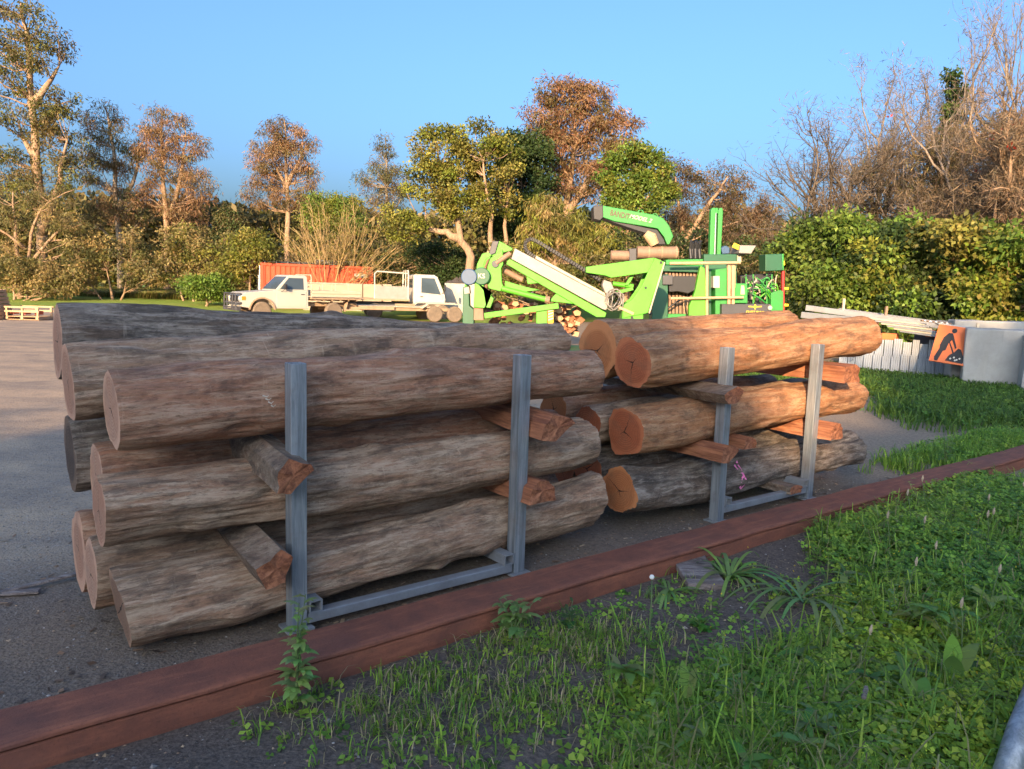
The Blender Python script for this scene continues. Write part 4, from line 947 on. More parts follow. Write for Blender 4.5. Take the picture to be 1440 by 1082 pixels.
# ------------------------------------------------------------------ white cab-over truck
def truck():
    c = at(622, 430, 38.3) - Vector((1.38, 0, 0)); T = thing('truck', 'small white cab-over truck facing right behind the flat trailer', 'truck', (c.x, 38.0, 0), R(16))
    def cp(x, y, z): return (x, y * (1 - .06 * max(0, z - 1.25)), z)
    outline = [(-.15, .62), (1.35, .62), (1.42, 1.0), (1.36, 1.28), (1.02, 2.08), (.85, 2.18), (-.10, 2.18), (-.15, 2.1)]
    vs = [cp(x, s * .88, z) for s in (-1, 1) for x, z in outline]; k = len(outline)
    mb = MB(); mb.add(vs, [tuple(range(k)), tuple(range(2 * k - 1, k - 1, -1))] + [(i, (i + 1) % k, (i + 1) % k + k, i + k) for i in range(k)]); part(T, 'cab', mb, WHITE, .04, local=True)
    for s in (-1, 1):
        q = [cp(x, s * .888, z) for x, z in ((.22, 1.32), (1.18, 1.24), (.86, 2.02), (.22, 2.02))]
        mb = MB(); mb.add(q + [(p[0], p[1] - s * .03, p[2]) for p in q], [(0, 1, 2, 3), (7, 6, 5, 4), (0, 4, 5, 1), (1, 5, 6, 2), (2, 6, 7, 3), (3, 7, 4, 0)]); part(T, 'side_window', mb, GLASS, local=True)
        mb = MB(); mb.poly([(.14, .72), (1.2, .72), (1.28, 1.2), (.14, 1.28)], 'y', s * .876, s * .894); d = part(T, 'door', mb, WHITE, .008, local=True)
        mb = MB(); mb.box((.24, s * .90, 1.12), (.14, .03, .04)); part(d, 'door_handle', mb, BLACK, local=True)
        mb = MB(); mb.tube([(1.22, s * .86, 1.3), (1.34, s * 1.0, 1.36), (1.34, s * 1.04, 1.45)], .014, 6); mb.box((1.34, s * 1.05, 1.58), (.06, .16, .28)); part(T, 'mirror', mb, BLACK, .01, local=True)
        wheel(T, .75, s * .80, .38, .2, s); wheel(T, -2.0, s * .80, .38, .24, s)
        mb = MB(); mb.box((1.40, s * .62, .88), (.06, .32, .14)); part(T, 'headlight', mb, LAMP, .01, local=True)
    ws = [(1.375, -.76, 1.33), (1.375, .76, 1.33), (1.06, .72, 2.03), (1.06, -.72, 2.03)]
    mb = MB(); mb.add(ws + [(p[0] - .03, p[1], p[2] - .02) for p in ws], [(0, 1, 2, 3), (7, 6, 5, 4), (0, 4, 5, 1), (1, 5, 6, 2), (2, 6, 7, 3), (3, 7, 4, 0)]); part(T, 'windscreen', mb, GLASS, local=True)
    mb = MB(); mb.box((-.16, 0, 1.75), (.02, 1.0, .42)); part(T, 'rear_window', mb, GLASS, local=True)
    mb = MB(); mb.box((1.40, 0, .60), (.12, 1.7, .22)); part(T, 'bumper', mb, WHITE, .02, local=True)
    mb = MB()
    for y in (-.42, .42): mb.box((-1.2, y, .72), (4.4, .09, .18))
    part(T, 'chassis', mb, DARKST, local=True)
    mb = MB(); mb.box((-1.95, 0, .93), (3.2, 1.95, .09)); part(T, 'tray_deck', mb, DUST, .01, local=True)
    mb = MB(); mb.tube([(-.42, -.92, .95), (-.42, -.92, 2.2), (-.42, -.82, 2.34), (-.42, .82, 2.34), (-.42, .92, 2.2), (-.42, .92, .95)], .035, 8); mb.tube([(-.42, 0, 1.55), (-.42, 0, 2.33)], .03, 8)
    # the frame also runs back along the tray side
    mb.tube([(-.42, -.92, 2.2), (-1.9, -.92, 2.26), (-2.02, -.92, 2.15), (-2.02, -.92, .95)], .035, 8); part(T, 'headboard_frame', mb, WHITE, local=True)
    mb = MB(); mb.box((-1.2, -.93, 1.27), (1.62, .03, .62)); part(T, 'mesh_side', mb, ALU, local=True)
truck()

# ------------------------------------------------------------------ shipping container
def container():
    ang = R(203 + 180); c = at(438, 430, 43.0); T = thing('shipping_container', 'orange-red shipping container behind the white ute', 'container', (c.x, 43.8, 0), R(22.8))
    Lc, Wc, Hc = 6.06, 2.44, 2.59
    def corr(n, ln):
        p = []
        for i in range(n):
            a = -ln / 2 + ln * i / n; w_ = ln / n
            p += [(a, 0), (a + w_ * .35, 0), (a + w_ * .5, .036), (a + w_ * .85, .036)]
        return p + [(ln / 2, 0)]
    for nm, yy, sg in (('side_wall', -Wc / 2 + .04, 1), ('side_wall', Wc / 2 - .04, -1)):
        pr = corr(22, Lc - .24); mb = MB(); k = len(pr)
        mb.add([(x, yy + sg * d, .16) for x, d in pr] + [(x, yy + sg * d, Hc - .1) for x, d in pr], [(i, i + 1, i + 1 + k, i + k) for i in range(k - 1)]); part(T, nm, mb, ORANGE, local=True)
    pr = corr(9, Wc - .2); k = len(pr)
    mb = MB(); mb.add([(Lc / 2 - .04 - d, x, .16) for x, d in pr] + [(Lc / 2 - .04 - d, x, Hc - .1) for x, d in pr], [(i, i + 1, i + 1 + k, i + k) for i in range(k - 1)]); part(T, 'end_wall', mb, ORANGE, local=True)
    for s in (-1, 1):
        mb = MB(); mb.box((-Lc / 2 + .03, s * .58, Hc / 2), (.05, 1.12, Hc - .3)); d = part(T, 'door', mb, ORANGE, .01, local=True)
        for y in (s * .25, s * .85):
            mb = MB(); mb.tube([(-Lc / 2 - .03, y, .15), (-Lc / 2 - .03, y, Hc - .12)], .025, 8); part(d, 'lock_rod', mb, CHROME, local=True)
    mb = MB()
    for x in (-1, 1):
        for y in (-1, 1): mb.box((x * (Lc / 2 - .06), y * (Wc / 2 - .06), Hc / 2), (.14, .14, Hc))
    for y in (-1, 1):
        for z in (.08, Hc - .05): mb.box((0, y * (Wc / 2 - .05), z), (Lc - .2, .1, .13))
    for x in (-1, 1):
        for z in (.08, Hc - .05): mb.box((x * (Lc / 2 - .05), 0, z), (.1, Wc - .2, .13))
    part(T, 'corner_frame', mb, ORANGE, local=True)
    mb = MB(); mb.box((0, 0, Hc - .03), (Lc - .12, Wc - .12, .03)); part(T, 'roof', mb, ORANGE, local=True)
    mb = MB(); mb.box((2.35, -Wc / 2 + .0, 2.1), (.75, .012, .2)); part(T, 'white_decal', mb, WHITE, local=True)
    # load on the roof
    c0 = T.location; Rz = Matrix.Rotation(R(22.8), 3, 'Z')
    mb = MB()
    for y in (-.9, -.3, .3, .9): mb.bar(Rz @ Vector((-2.9, y, Hc + .10)) + c0, Rz @ Vector((-.2, y, Hc + .10)) + c0, .05, .05)
    for x in (-2.8, -2.2, -1.6, -1.0, -.4): mb.bar(Rz @ Vector((x, -1.1, Hc + .15)) + c0, Rz @ Vector((x, 1.1, Hc + .15)) + c0, .05, .05); mb.bar(Rz @ Vector((x, -1.05, Hc)) + c0, Rz @ Vector((x, -1.05, Hc + .17)) + c0, .04, .04)
    TT = thing('roof_rack', 'dark metal rack lying on the container roof at its left end', 'rack', c0 + Rz @ Vector((-1.6, 0, Hc))); part(TT, 'rack_bars', mb, DARKST)
    rng = random.Random(3); TT = thing('mesh_roll', 'loose coil of grey wire mesh on the container roof', 'wire', c0 + Rz @ Vector((1.0, -.4, Hc)))
    for k in range(14):
        pts = [Rz @ Vector((-.1 + 2.2 * i / 24, -.6 + .5 * math.sin(i * 1.1 + k) + rng.uniform(-.05, .05), Hc + .16 + .13 * math.cos(i * 1.1 + k * 1.3))) + c0 for i in range(25)]
        mb = MB(); mb.tube(pts, .012, 4); part(TT, 'wire', mb, ALU)
container()

# concrete bay walls behind the trailer
def block(label, x0, x1, py_top, Y, depth, mat, name='concrete_block', group=None, cat='block'):
    a = at(x0, py_top, Y); b = at(x1, py_top, Y); h = (a.z + b.z) / 2
    T = Vector(((a.x + b.x) / 2, Y, 0)); mb = MB(); mb.box((T.x, Y, h / 2 - .03), (b.x - a.x, depth, h + .06)); me = mb.mesh(name, T); me.materials.append(mat)
    o = mesh_obj(name, me); o.location = T; tag(o, label, cat, group); bv = o.modifiers.new('bevel', 'BEVEL'); bv.width = .03; bv.segments = 2
CBG = 'concrete bay blocks behind the trailer'
block('tan concrete block directly behind the ute tray', 428, 511, 398, 40.9, .5, CONCT, group=CBG)
block('tan concrete block between the ute tray and the white truck', 512, 538, 400, 40.8, .5, CONCT, group=CBG)
block('narrow tan concrete block touching the truck headboard', 539, 552, 400, 41., .5, CONCT, group=CBG)
block('grey concrete block right of the white truck cab', 626, 668, 399, 40., .6, CONC, group=CBG)
# loose soil heaped on the grey block
def heap():
    rng = np.random.default_rng(4); c = at(645, 398, 40.); mb = MB(); n = 18; rings = 6
    vs = [(c.x, 40., c.z + .22)]; fs = []
    for k in range(1, rings + 1):
        for j in range(n):
            a = 2 * math.pi * j / n; rr = k / rings; vs.append((c.x + math.cos(a) * rr * .75, 40. + math.sin(a) * rr * .35, c.z - .02 + (.24 * (1 - rr) ** .8) * (1 + .4 * rng.normal()) * (k < rings)))
    fs += [(0, 1 + j, 1 + (j + 1) % n) for j in range(n)] + [(1 + (k - 1) * n + j, 1 + (k - 1) * n + (j + 1) % n, 1 + k * n + (j + 1) % n, 1 + k * n + j) for k in range(1, rings) for j in range(n)]
    mb.add(vs, fs); T = Vector((c.x, 40., c.z)); me = mb.mesh('soil_heap', T); me.materials.append(simple('dark_soil', (.06, .05, .045), .95, bump=.6)); o = mesh_obj('soil_heap', me); o.location = T; tag(o, 'dark soil heaped on the grey concrete block', 'soil')
heap()

# ------------------------------------------------------------------ pallets at far left
def pallet(T, z, dx, mat, w=1.15, dd=1.1):
    x0 = T.location.x + dx; y0 = T.location.y
    for k in range(7): mb = MB(); mb.box((x0, y0 - dd / 2 + .08 + k * .157, z + .118), (w, .1, .02)); part(T, 'slat', mb, mat)
    for s in (-1, 0, 1): mb = MB(); mb.box((x0 + s * (w / 2 - .06), y0, z + .065), (.09, dd, .082)); part(T, 'bearer', mb, mat)
    for k in (0, 3, 6): mb = MB(); mb.box((x0, y0 - dd / 2 + .08 + k * .157, z + .012), (w, .1, .02)); part(T, 'slat', mb, mat)
c = at(-12, 450, 27.2); rng = random.Random(8)
for k in range(8):
    T = thing('pallet', ['lowest', 'second lowest', 'third lowest', 'fourth lowest', 'fifth lowest', 'sixth lowest', 'second highest', 'topmost'][k] + ' wooden pallet of the stack at the left edge', 'pallet', (c.x - .1 - k * .035, 27.2, 0 if k == 0 else k * .132), group='pallets stacked at the left edge'); pallet(T, k * .132, 0, TANW)
def stillage():
    c = at(42, 451, 27.6); T = thing('timber_stillage', 'low open timber stillage beside the pallet stack', 'stillage', (c.x, 27.6, 0)); x0 = c.x; pallet(T, 0, 0, TANW, 1.2, .9)
    for x in (-.55, 0., .55):
        for y in (-.4, .4): mb = MB(); mb.box((x0 + x, 27.6 + y, .29), (.06, .06, .34)); part(T, 'upright', mb, TANW)
    for y in (-.44, .44):
        for z in (.30, .45): mb = MB(); mb.box((x0, 27.6 + y, z), (1.22, .025, .06)); part(T, 'rail', mb, TANW)
    for x in (-.5, -.08, .38): mb = MB(); mb.box((x0 + x, 27.55, .25), (.13, .3, .13)); part(T, 'orange_block', mb, ORANGE)
stillage()
# ------------------------------------------------------------------ lime loader arm (side elevation laid out at Y=18)
def loader():
    Y = 18.; f = at(790, 445, Y); T = thing('loader_boom', 'lime-green hydraulic loader boom on a low frame behind the logs', 'machine', (f.x, Y, 0))
    def P(x, y, dy=0.): p = at(x, y, Y); return (p.x, Y + dy, p.z)
    s = Y / FPX
    def pl(name, pxs, th, mat, dy=0., bev=.012, par=None):
        mb = MB(); mb.plate(pxs, Y, th); mb.v = [(a, b + dy, c) for a, b, c in mb.v]; return part(par or T, name, mb, mat, bev)
    # forked stand at the left end
    for dy in (-.32, .32):
        pl('fork_plate', [(687, 356), (679, 358), (672, 372), (669, 395), (667, 432), (682, 433), (687, 421), (690, 417), (686, 425), (684, 432), (690, 433), (695, 420), (687, 412), (681, 408), (680, 376), (684, 366), (692, 360)], .05, LIME, dy)
    pl('stand_post', [(652, 404), (660, 402), (661, 430), (667, 435), (667, 500), (651, 500)], .5, DGREEN)
    pl('stand_post', [(655, 384), (659, 388), (661, 432), (653, 448), (651, 448)], .3, LIME)
    mb = MB(); mb.cyl(P(661, 390, -.42), P(661, 390, -.10), 11 * s, 24); part(T, 'blue_motor', mb, BLUEW, .02)
    mb = MB(); mb.cyl(P(678, 389, -.38), P(678, 389, .38), 12 * s, 24); d = part(T, 'slew_drum', mb, DGREEN, .02)
    me = text_mesh('KS', .15, .003); o = part(d, 'lettering', me, WHITE); p = P(678, 389, -.386); o.location = Vector(p) - T.location; o.rotation_euler = (R(90), 0, 0)
    pl('clamp_block', [(653, 405), (661, 403), (662, 413), (654, 414)], .36, ALU, -.08)
    pl('clamp_block', [(667, 432), (680, 432), (681, 450), (667, 450)], .44, BROWNM, -.06)
    # pivot head
    for dy in (-.22, .22):
        pl('head_plate', [(697, 358), (707, 352), (708, 372), (705, 378), (706, 398), (708, 402), (704, 410), (688, 406), (685, 398), (686, 376), (690, 364)] , .06, LIME, dy)
    pl('head_cap', [(694, 341), (703, 340), (721, 350), (720, 353), (704, 357), (700, 362), (688, 360)], .34, LIME)
    pl('head_guard', [(693, 340), (702, 340), (697, 357), (687, 361)], .42, DARKST)
    mb = MB(); mb.cyl(P(697, 372, -.28), P(697, 372, .28), .085, 18); part(T, 'pivot_pin', mb, DARKST, .01)
    mb = MB(); mb.cyl(P(698, 371, -.24), P(718, 357, -.24), .06, 12); part(T, 'link_rod', mb, BROWNM)
    # boom: grey box on a lime beam
    pl('boom_panel', [(724, 350), (851, 418), (856, 422), (851, 436), (846, 435), (719, 365)], .36, ALU, -.06)
    pl('boom_edge', [(751, 358), (852, 413), (851, 417), (749, 362)], .30, CREAM, .16)
    pl('boom_beam', [(714, 364), (720, 366), (852, 440), (850, 446), (838, 446), (712, 372)], .30, LIME)
    pl('boom_gusset', [(773, 423), (786, 408), (826, 430), (774, 424)], .24, LIME, .02)
    pl('boom_gusset', [(740, 388), (760, 398), (742, 400)], .24, LIME, .02)
    pl('boom_bracket', [(710, 395), (740, 404), (760, 408), (730, 412), (710, 405)], .3, LIME, .16)
    mb = MB(); mb.cyl(P(706, 406, -.2), P(766, 421, -.2), .065, 16); part(T, 'hydraulic_cylinder', mb, LIME)
    mb = MB(); mb.cyl(P(766, 421, -.2), P(772, 422, -.2), .085, 16); part(T, 'cylinder_cap', mb, BROWNM)
    mb = MB(); mb.cyl(P(708, 380, .1), P(735, 394, .1), .07, 14); part(T, 'hydraulic_cylinder', mb, BROWNM)
    mb = MB(); mb.bar(P(681, 444, -.1), P(785, 430, -.1), .2, .13); part(T, 'outrigger_beam', mb, LIME, .01)
    pl('support_leg', [(754, 434), (769, 433), (769, 500), (754, 500)], .3, LIME)
    pl('striped_leg', [(770, 434), (778, 433), (778, 500), (770, 500)], .28, YELLOW)
    for k in range(4): pl('white_stripe', [(770.3, 437 + k * 4), (777.7, 434.5 + k * 4), (777.7, 436.5 + k * 4), (770.3, 439 + k * 4)], .285, WHITE, 0, 0)
    pl('deck_frame', [(660, 486), (935, 492), (935, 503), (660, 497)], 1.6, DGREEN)
    for x in (700, 735, 880, 905):
        for dy in (-.7, .7):
            p = P(x, 480, dy); mb = MB(); mb.lathe([(.18, -.1), (.28, -.11), (.32, -.05), (.32, .05), (.28, .11), (.18, .1)], (p[0], p[1], .32), 'y', 22); part(T, 'wheel', mb, TYRE)
    # cable chain
    path = [(752, 362), (741, 354), (738, 347), (740, 339), (747, 336), (756, 340), (848, 396)]
    pts = [P(*q, .05) for q in path]
    fine = []
    for i in range(len(pts) - 1):
        for t in np.linspace(0, 1, 4 if i < 5 else 26, endpoint=False): fine.append(Vector(pts[i]).lerp(Vector(pts[i + 1]), t))
    for i in range(0, len(fine) - 1):
        mb = MB(); mb.bar(fine[i], fine[i] + (fine[i + 1] - fine[i]) * .86, .20, .085, up=(0, 1, 0) if False else (0, 0, 1)); part(T, 'cable_chain_link', mb, BLACK, .008)
    pl('chain_bracket', [(848, 394), (858, 397), (862, 406), (857, 418), (850, 412), (846, 402)], .3, ALU, -.02)
    # hose coil
    rng = random.Random(2)
    for k in range(9):
        c = P(862 + rng.uniform(-4, 4), 421 + rng.uniform(-3, 3), -.2 - .02 * k); rr = rng.uniform(.14, .26)
        pts = [(c[0] + rr * .75 * math.cos(a) + .03 * math.sin(3 * a + k), c[1] + .05 * math.sin(2 * a + k), c[2] + rr * math.sin(a)) for a in np.linspace(0, 6.28, 22)]
        mb = MB(); mb.tube(pts, .013, 6); part(T, 'hose', mb, ALU if k % 3 else DARKST)
    mb = MB(); mb.bar(P(866, 431, -.3), P(888, 441, -.3), .05, .06); part(T, 'wooden_wedge', mb, TANW)
    # triangular mast frame at the right
    for dy in (-.25, .25):
        pl('mast_plate', [(918, 363.5), (931, 369), (908, 440), (874, 447), (873, 430), (887, 421), (900, 402), (908, 384), (913, 374)], .06, LIME, dy)
    pl('mast_top_beam', [(823, 376), (918, 363), (915, 376), (908, 384), (858, 391), (850, 388), (823, 384)], .44, LIME)
    pl('mast_edge', [(930.5, 369), (932.5, 370), (911, 441), (909, 440)], .56, CREAM)
    pl('mast_foot', [(873, 432), (902, 430), (902, 500), (873, 500)], .5, LIME)
    pl('mast_strut', [(886, 388), (892, 387), (884, 401), (878, 402)], .1, LIME)
    mb = MB(); mb.cyl(P(862, 399, .05), P(891, 403, .05), .055, 14); part(T, 'hydraulic_cylinder', mb, LIME)
    mb = MB(); mb.bar(P(866, 412, .05), P(890, 406, .05), .16, .07); part(T, 'cross_beam', mb, LIME)
    for q in ((905, 405), (926, 370), (886, 446), (872, 432)): mb = MB(); mb.cyl(P(q[0], q[1], -.30), P(q[0], q[1], -.27), .03, 10); part(T, 'bolt', mb, BLACK)
loader()

# firewood under the boom
def firewood(label, x0, x1, y0, Y, n, seed):
    rng = random.Random(seed); a = at(x0, 445, Y); b = at(x1, 445, Y); top = at(x0, y0, Y).z
    for k in range(n):
        x = rng.uniform(a.x, b.x); z = rng.uniform(.6, top); r_ = rng.uniform(.06, .11); y = Y + rng.uniform(-.15, .15)
        T = thing('firewood_log', label, 'firewood', (x, y, z), group=label); mb = MB()
        ang = rng.uniform(-.35, .35); d = Vector((math.sin(ang), -math.cos(ang), rng.uniform(-.15, .15))) * .2
        cut = rng.choice((5, 6, 4)); ph = rng.uniform(0, 6); pts = []
        for s in (-1, 1):
            for j in range(cut): aa = ph + 2 * math.pi * j / cut; pts.append(Vector((x, y, z)) + d * s + Vector((math.cos(aa) * r_, 0, math.sin(aa) * r_ * .8)))
        mb.add(pts, [(j, (j + 1) % cut, cut + (j + 1) % cut, cut + j) for j in range(cut)]); part(T, 'split_side', mb, SPLIT)
        m_ = TANW if rng.random() < .4 else SPLIT
        for q in (pts[:cut], pts[cut:]): mb = MB(); mb.add(q, [tuple(range(cut))]); part(T, 'sawn_end', mb, m_)
firewood('split firewood block in the pile under the lime boom, right of the striped leg', 780, 814, 428, 18.6, 34, 1)
firewood('split firewood block in the pile under the lime boom, left of the striped leg', 690, 752, 424, 18.8, 40, 2)

# ------------------------------------------------------------------ green drum chipper (Y=21)
def chipper():
    Y = 21.; f = at(980, 445, Y); T = thing('wood_chipper', 'big green wood chipper with curved discharge chute and upright crane posts', 'machine', (f.x, Y, 0))
    def P(x, y, dy=0.): p = at(x, y, Y); return (p.x, Y + dy, p.z)
    def pl(name, pxs, th, mat, dy=0., bev=.015, par=None):
        mb = MB(); mb.plate(pxs, Y, th); mb.v = [(a, b + dy, c) for a, b, c in mb.v]; return part(par or T, name, mb, mat, bev)
    chute = pl('discharge_chute', [(845, 291), (862, 294), (918, 304), (930, 309), (938, 319), (943, 332), (943.5, 334), (938, 345), (935, 345), (931, 335), (922, 323), (905, 320), (862, 313), (845, 307)], .62, GREEN)
    pl('chute_mouth', [(832.5, 292), (846, 290.5), (846.5, 307.5), (842, 312), (833.5, 310)], .66, BLACK)
    pl('chute_underside', [(846, 308), (905, 321), (922, 324), (931, 337), (934, 345), (922, 345), (915, 332), (895, 326), (862, 315)], .5, BLACK)
    me = text_mesh('BANDIT', .155, .003); o = part(chute, 'lettering', me, simple('dark_lettering', (.10, .05, .03), .5)); p = P(869.5, 304.0, -.318); o.location = Vector(p) - T.location; o.rotation_euler = (R(90), R(11), 0); o.scale = (.95, 1.35, 1)
    me = text_mesh('MODEL 2', .145, .003, shear=.3); o = part(chute, 'lettering', me, WHITE); p = P(898, 309.2, -.318); o.location = Vector(p) - T.location; o.rotation_euler = (R(90), R(11), 0)
    for x, y in ((900, 300), (920, 305)):
        c = P(x, y, -.1); mb = MB(); mb.tube([(c[0] + .07 * math.cos(a), c[1], c[2] + .07 * math.sin(a)) for a in np.linspace(-.3, 3.5, 10)], .018, 6); part(chute, 'lifting_eye', mb, GREEN)
    mb = MB(); mb.tube([P(906, 329, -.2), P(914, 335, -.2), P(919, 345, -.2)], [.10, .16, .12], 14); part(T, 'flap_disc', mb, TANW)
    mb = MB(); mb.cyl(P(895, 355.5, -.1), P(951, 356, -.1), .165, 26); d = part(T, 'engine_drum', mb, BROWNM)
    for x in (911, 929, 949): mb = MB(); mb.cyl(P(x - 1, 355.7, -.1), P(x + 1, 355.7, -.1), .175, 26); part(d, 'drum_band', mb, DUST)
    mb = MB(); mb.cyl(P(859, 359.5, 0), P(884, 360, 0), .135, 22); part(T, 'exhaust_drum', mb, BROWNM)
    pl('drum_bracket', [(884, 350), (894, 350), (894, 372), (884, 372)], .3, DARKST)
    pl('top_beam', [(934, 366), (986, 365), (986, 375), (934, 373)], .5, GREEN)
    pl('upper_deck', [(860, 372), (990, 375), (990, 384), (860, 380)], 1.6, DGREEN, .5)
    # crane posts
    for x0, x1 in ((996.5, 1002.5), (1007, 1012.5)):
        pl('crane_post', [(x0, 359), (x0 + 2.0, 297), (x0 + 4, 293), (x1 + 2, 293), (x1 + 3, 297), (x1, 359)], .2, GREEN)
    mb = MB(); mb.cyl(P(1004, 358, -.05), P(1005.5, 300, -.05), .035, 10); part(T, 'crane_ram', mb, CHROME)
    pl('crane_head', [(1001, 293), (1009, 293), (1009, 301), (1001, 301)], .16, GREEN)
    for k in range(7):
        mb = MB(); x = 972 + k * 2.1; mb.tube([P(x, 364, .05 * (k % 3)), P(x - .6 + (k % 2), 350, .05), P(x + .4, 339 + (k % 3) * 2, 0)], .045, 8); part(T, 'hose_bundle', mb, BLACK)
    # body boxes
    pl('feed_housing', [(988, 358), (1034, 358), (1034, 425), (988, 425)], .9, DGREEN, .3)
    pl('engine_cover', [(998, 380), (1014, 378), (1014, 443), (998, 443)], .5, GREEN, -.35)
    pl('white_decal', [(995, 389), (1003.5, 389), (1003.5, 405), (995, 405)], .51, WHITE, -.36, 0)
    pl('side_panel', [(1021, 399), (1042, 399), (1042, 426), (1021, 426)], .4, GREEN, -.4)
    pl('worn_decal', [(1033, 402), (1037, 402), (1038, 414), (1032, 414)], .41, CREAM, -.41, 0)
    pl('dark_panel', [(984, 384), (996, 386), (996, 443), (984, 443)], .5, DGREEN, -.1)
    pl('fuel_tank', [(1004, 427), (1071, 427), (1072, 500), (1004, 500)], .7, DARKST, -.45)
    me = text_mesh('QUIET PUMP', .085, .003); o = part(T, 'lettering', me, YELLOW); p = P(1049, 438, -.806); o.location = Vector(p) - T.location; o.rotation_euler = (R(90), 0, 0)
    pl('yellow_emblem', [(1040, 429.5), (1047, 430), (1049, 427), (1051, 430), (1058, 429.5), (1058, 431), (1050.5, 431.5), (1049, 435), (1047.5, 431.5), (1040, 431)], .705, YELLOW, -.452, 0)
    mb = MB(); mb.cyl(P(1069, 432, -.79), P(1069, 432, -.82), .055, 18); part(T, 'white_cap', mb, WHITE)
    # hydraulic hoses
    rng = random.Random(12)
    pl('valve_plate', [(1043, 388), (1090, 384), (1090, 440), (1043, 440)], .3, BLACK, .25)
    for k in range(46):
        x0, y0 = rng.uniform(1046, 1088), rng.uniform(388, 424); x1, y1 = min(1090, max(1044, x0 + rng.uniform(-26, 26))), rng.uniform(386, 426)
        m = ((x0 + x1) / 2 + rng.uniform(-8, 8), max(384, (y0 + y1) / 2 - rng.uniform(0, 14))); dy = rng.uniform(-.45, .0)
        a_, b_, c_ = Vector(P(x0, y0, dy)), Vector(P(*m, dy - .1)), Vector(P(x1, y1, dy + .05))
        mb = MB(); mb.tube([a_ * (1 - t) ** 2 + b_ * 2 * t * (1 - t) + c_ * t * t for t in np.linspace(0, 1, 9)], rng.uniform(.012, .022), 6); part(T, 'hydraulic_hose', mb, (GREEN, LIME, GREEN, DARKST, CREAM)[k % 5])
    for x in (1046, 1056, 1075, 1082): mb = MB(); mb.cyl(P(x, 430, -.2), P(x, 386, -.2), .022, 8); part(T, 'pipe_riser', mb, GREEN)
    pl('control_box', [(1070, 359), (1093, 358), (1094, 381), (1070, 382)], .55, DGREEN, -.1)
    pl('control_box_side', [(1093.2, 358), (1096, 358), (1096.4, 381), (1094.2, 381)], .5, GREEN, -.1)
    pl('tool_box', [(1077, 412), (1090, 408), (1094, 410), (1094, 500), (1077, 500)], .55, GREEN, -.15)
    pl('tail_post', [(1095.5, 381), (1098.6, 381), (1099, 500), (1096, 500)], .12, RED, -.2)
    for y in (404, 427): pl('amber_marker', [(1098.6, y), (1105, y + .3), (1105, y + 4), (1098.6, y + 4)], .08, YELLOW, -.2)
    pl('marker_lamp', [(1095, 369), (1099, 367), (1100, 373), (1096, 376)], .1, YELLOW, -.2)
    pl('awning', [(1036, 346), (1058, 346.5), (1051, 358), (1034, 357)], .9, ALU, .1)
    pl('awning_post', [(1036, 357), (1042, 357), (1042, 369), (1036, 369)], .1, CREAM)
    pl('yellow_tag', [(1029.5, 342), (1040, 347), (1036, 353), (1026, 348.5)], .04, YELLOW, -.2)
    pl('grey_lamp', [(1012, 350), (1018, 346), (1024, 349), (1024, 357), (1014, 358)], .3, BLUEW, 0)
    # slatted radiator and engine bay
    for k in range(11): x = 934 + k * 4.9; pl('grille_slat', [(x, 378), (x + 3.1, 378), (x + 3.1, 441), (x, 441)], .06, BROWNM, -.12, 0)
    pl('grille_back', [(932, 377), (990, 377), (990, 441), (932, 441)], .06, BLACK, -.02, 0)
    pl('engine_block', [(935, 392), (944, 389), (972, 389), (972, 408), (962, 413), (948, 410), (936, 411)], .3, BLACK, -.35)
    pl('switch_cabinet', [(914, 392), (934, 386), (934, 500), (910, 500)], .45, DGREEN, -.3)
    pl('cabinet_door', [(926, 388), (940, 388), (940, 401), (926, 401)], .2, DARKST, -.5)
    pl('lower_rail', [(934, 441), (960, 441), (960, 500), (934, 500)], .3, GREEN, -.3)
    pl('lime_upright', [(977, 375), (983, 378), (984.5, 400), (984, 500), (960, 500), (962, 430), (970, 410)], .18, LIME, -.55)
    mb = MB(); mb.tube([P(908, 441, -.5), P(930, 436, -.5), P(950, 422, -.5), P(962, 418, -.5)], .025, 8); part(T, 'black_hose', mb, BLACK)
    for k in range(6): mb = MB(); x = 958 + k * 2.6; mb.tube([P(x, 420, -.42), P(x - 2, 430, -.45), P(x + 1, 444, -.42)], .012, 6); part(T, 'cable', mb, BLACK if k % 2 else TANW)
    # timber guard rails in front
    mb = MB(); mb.cyl(P(934, 372, -.75), P(1030, 371, -.75), .038, 10); part(T, 'timber_rail', mb, TANW)
    mb = MB(); mb.cyl(P(935, 419.5, -.75), P(1034, 418, -.75), .034, 10); part(T, 'timber_rail', mb, TANW)
    for x, w_ in ((1015.5, 2.2), (1021, 2.2), (985.5, 1.8)):
        pl('timber_post', [(x - w_, 374), (x + w_, 374), (x + w_ * .8, 500), (x - w_ * .8, 500)], .08, TANW, -.66)
    pl('timber_board', [(1013, 372), (1026, 372), (1025, 405), (1021, 408), (1016, 405)], .05, TANW, -.60)
    pl('chassis', [(905, 466), (1098, 472), (1098, 484), (905, 478)], 1.8, GREEN, .5)
    for x in (960, 1005):
        for dy in (-.4, 1.4):
            p = P(x, 490, dy); mb = MB(); mb.lathe([(.22, -.13), (.4, -.14), (.46, -.07), (.46, .07), (.4, .14), (.22, .13)], (p[0], p[1], .46), 'y', 24); part(T, 'wheel', mb, TYRE)
chipper()

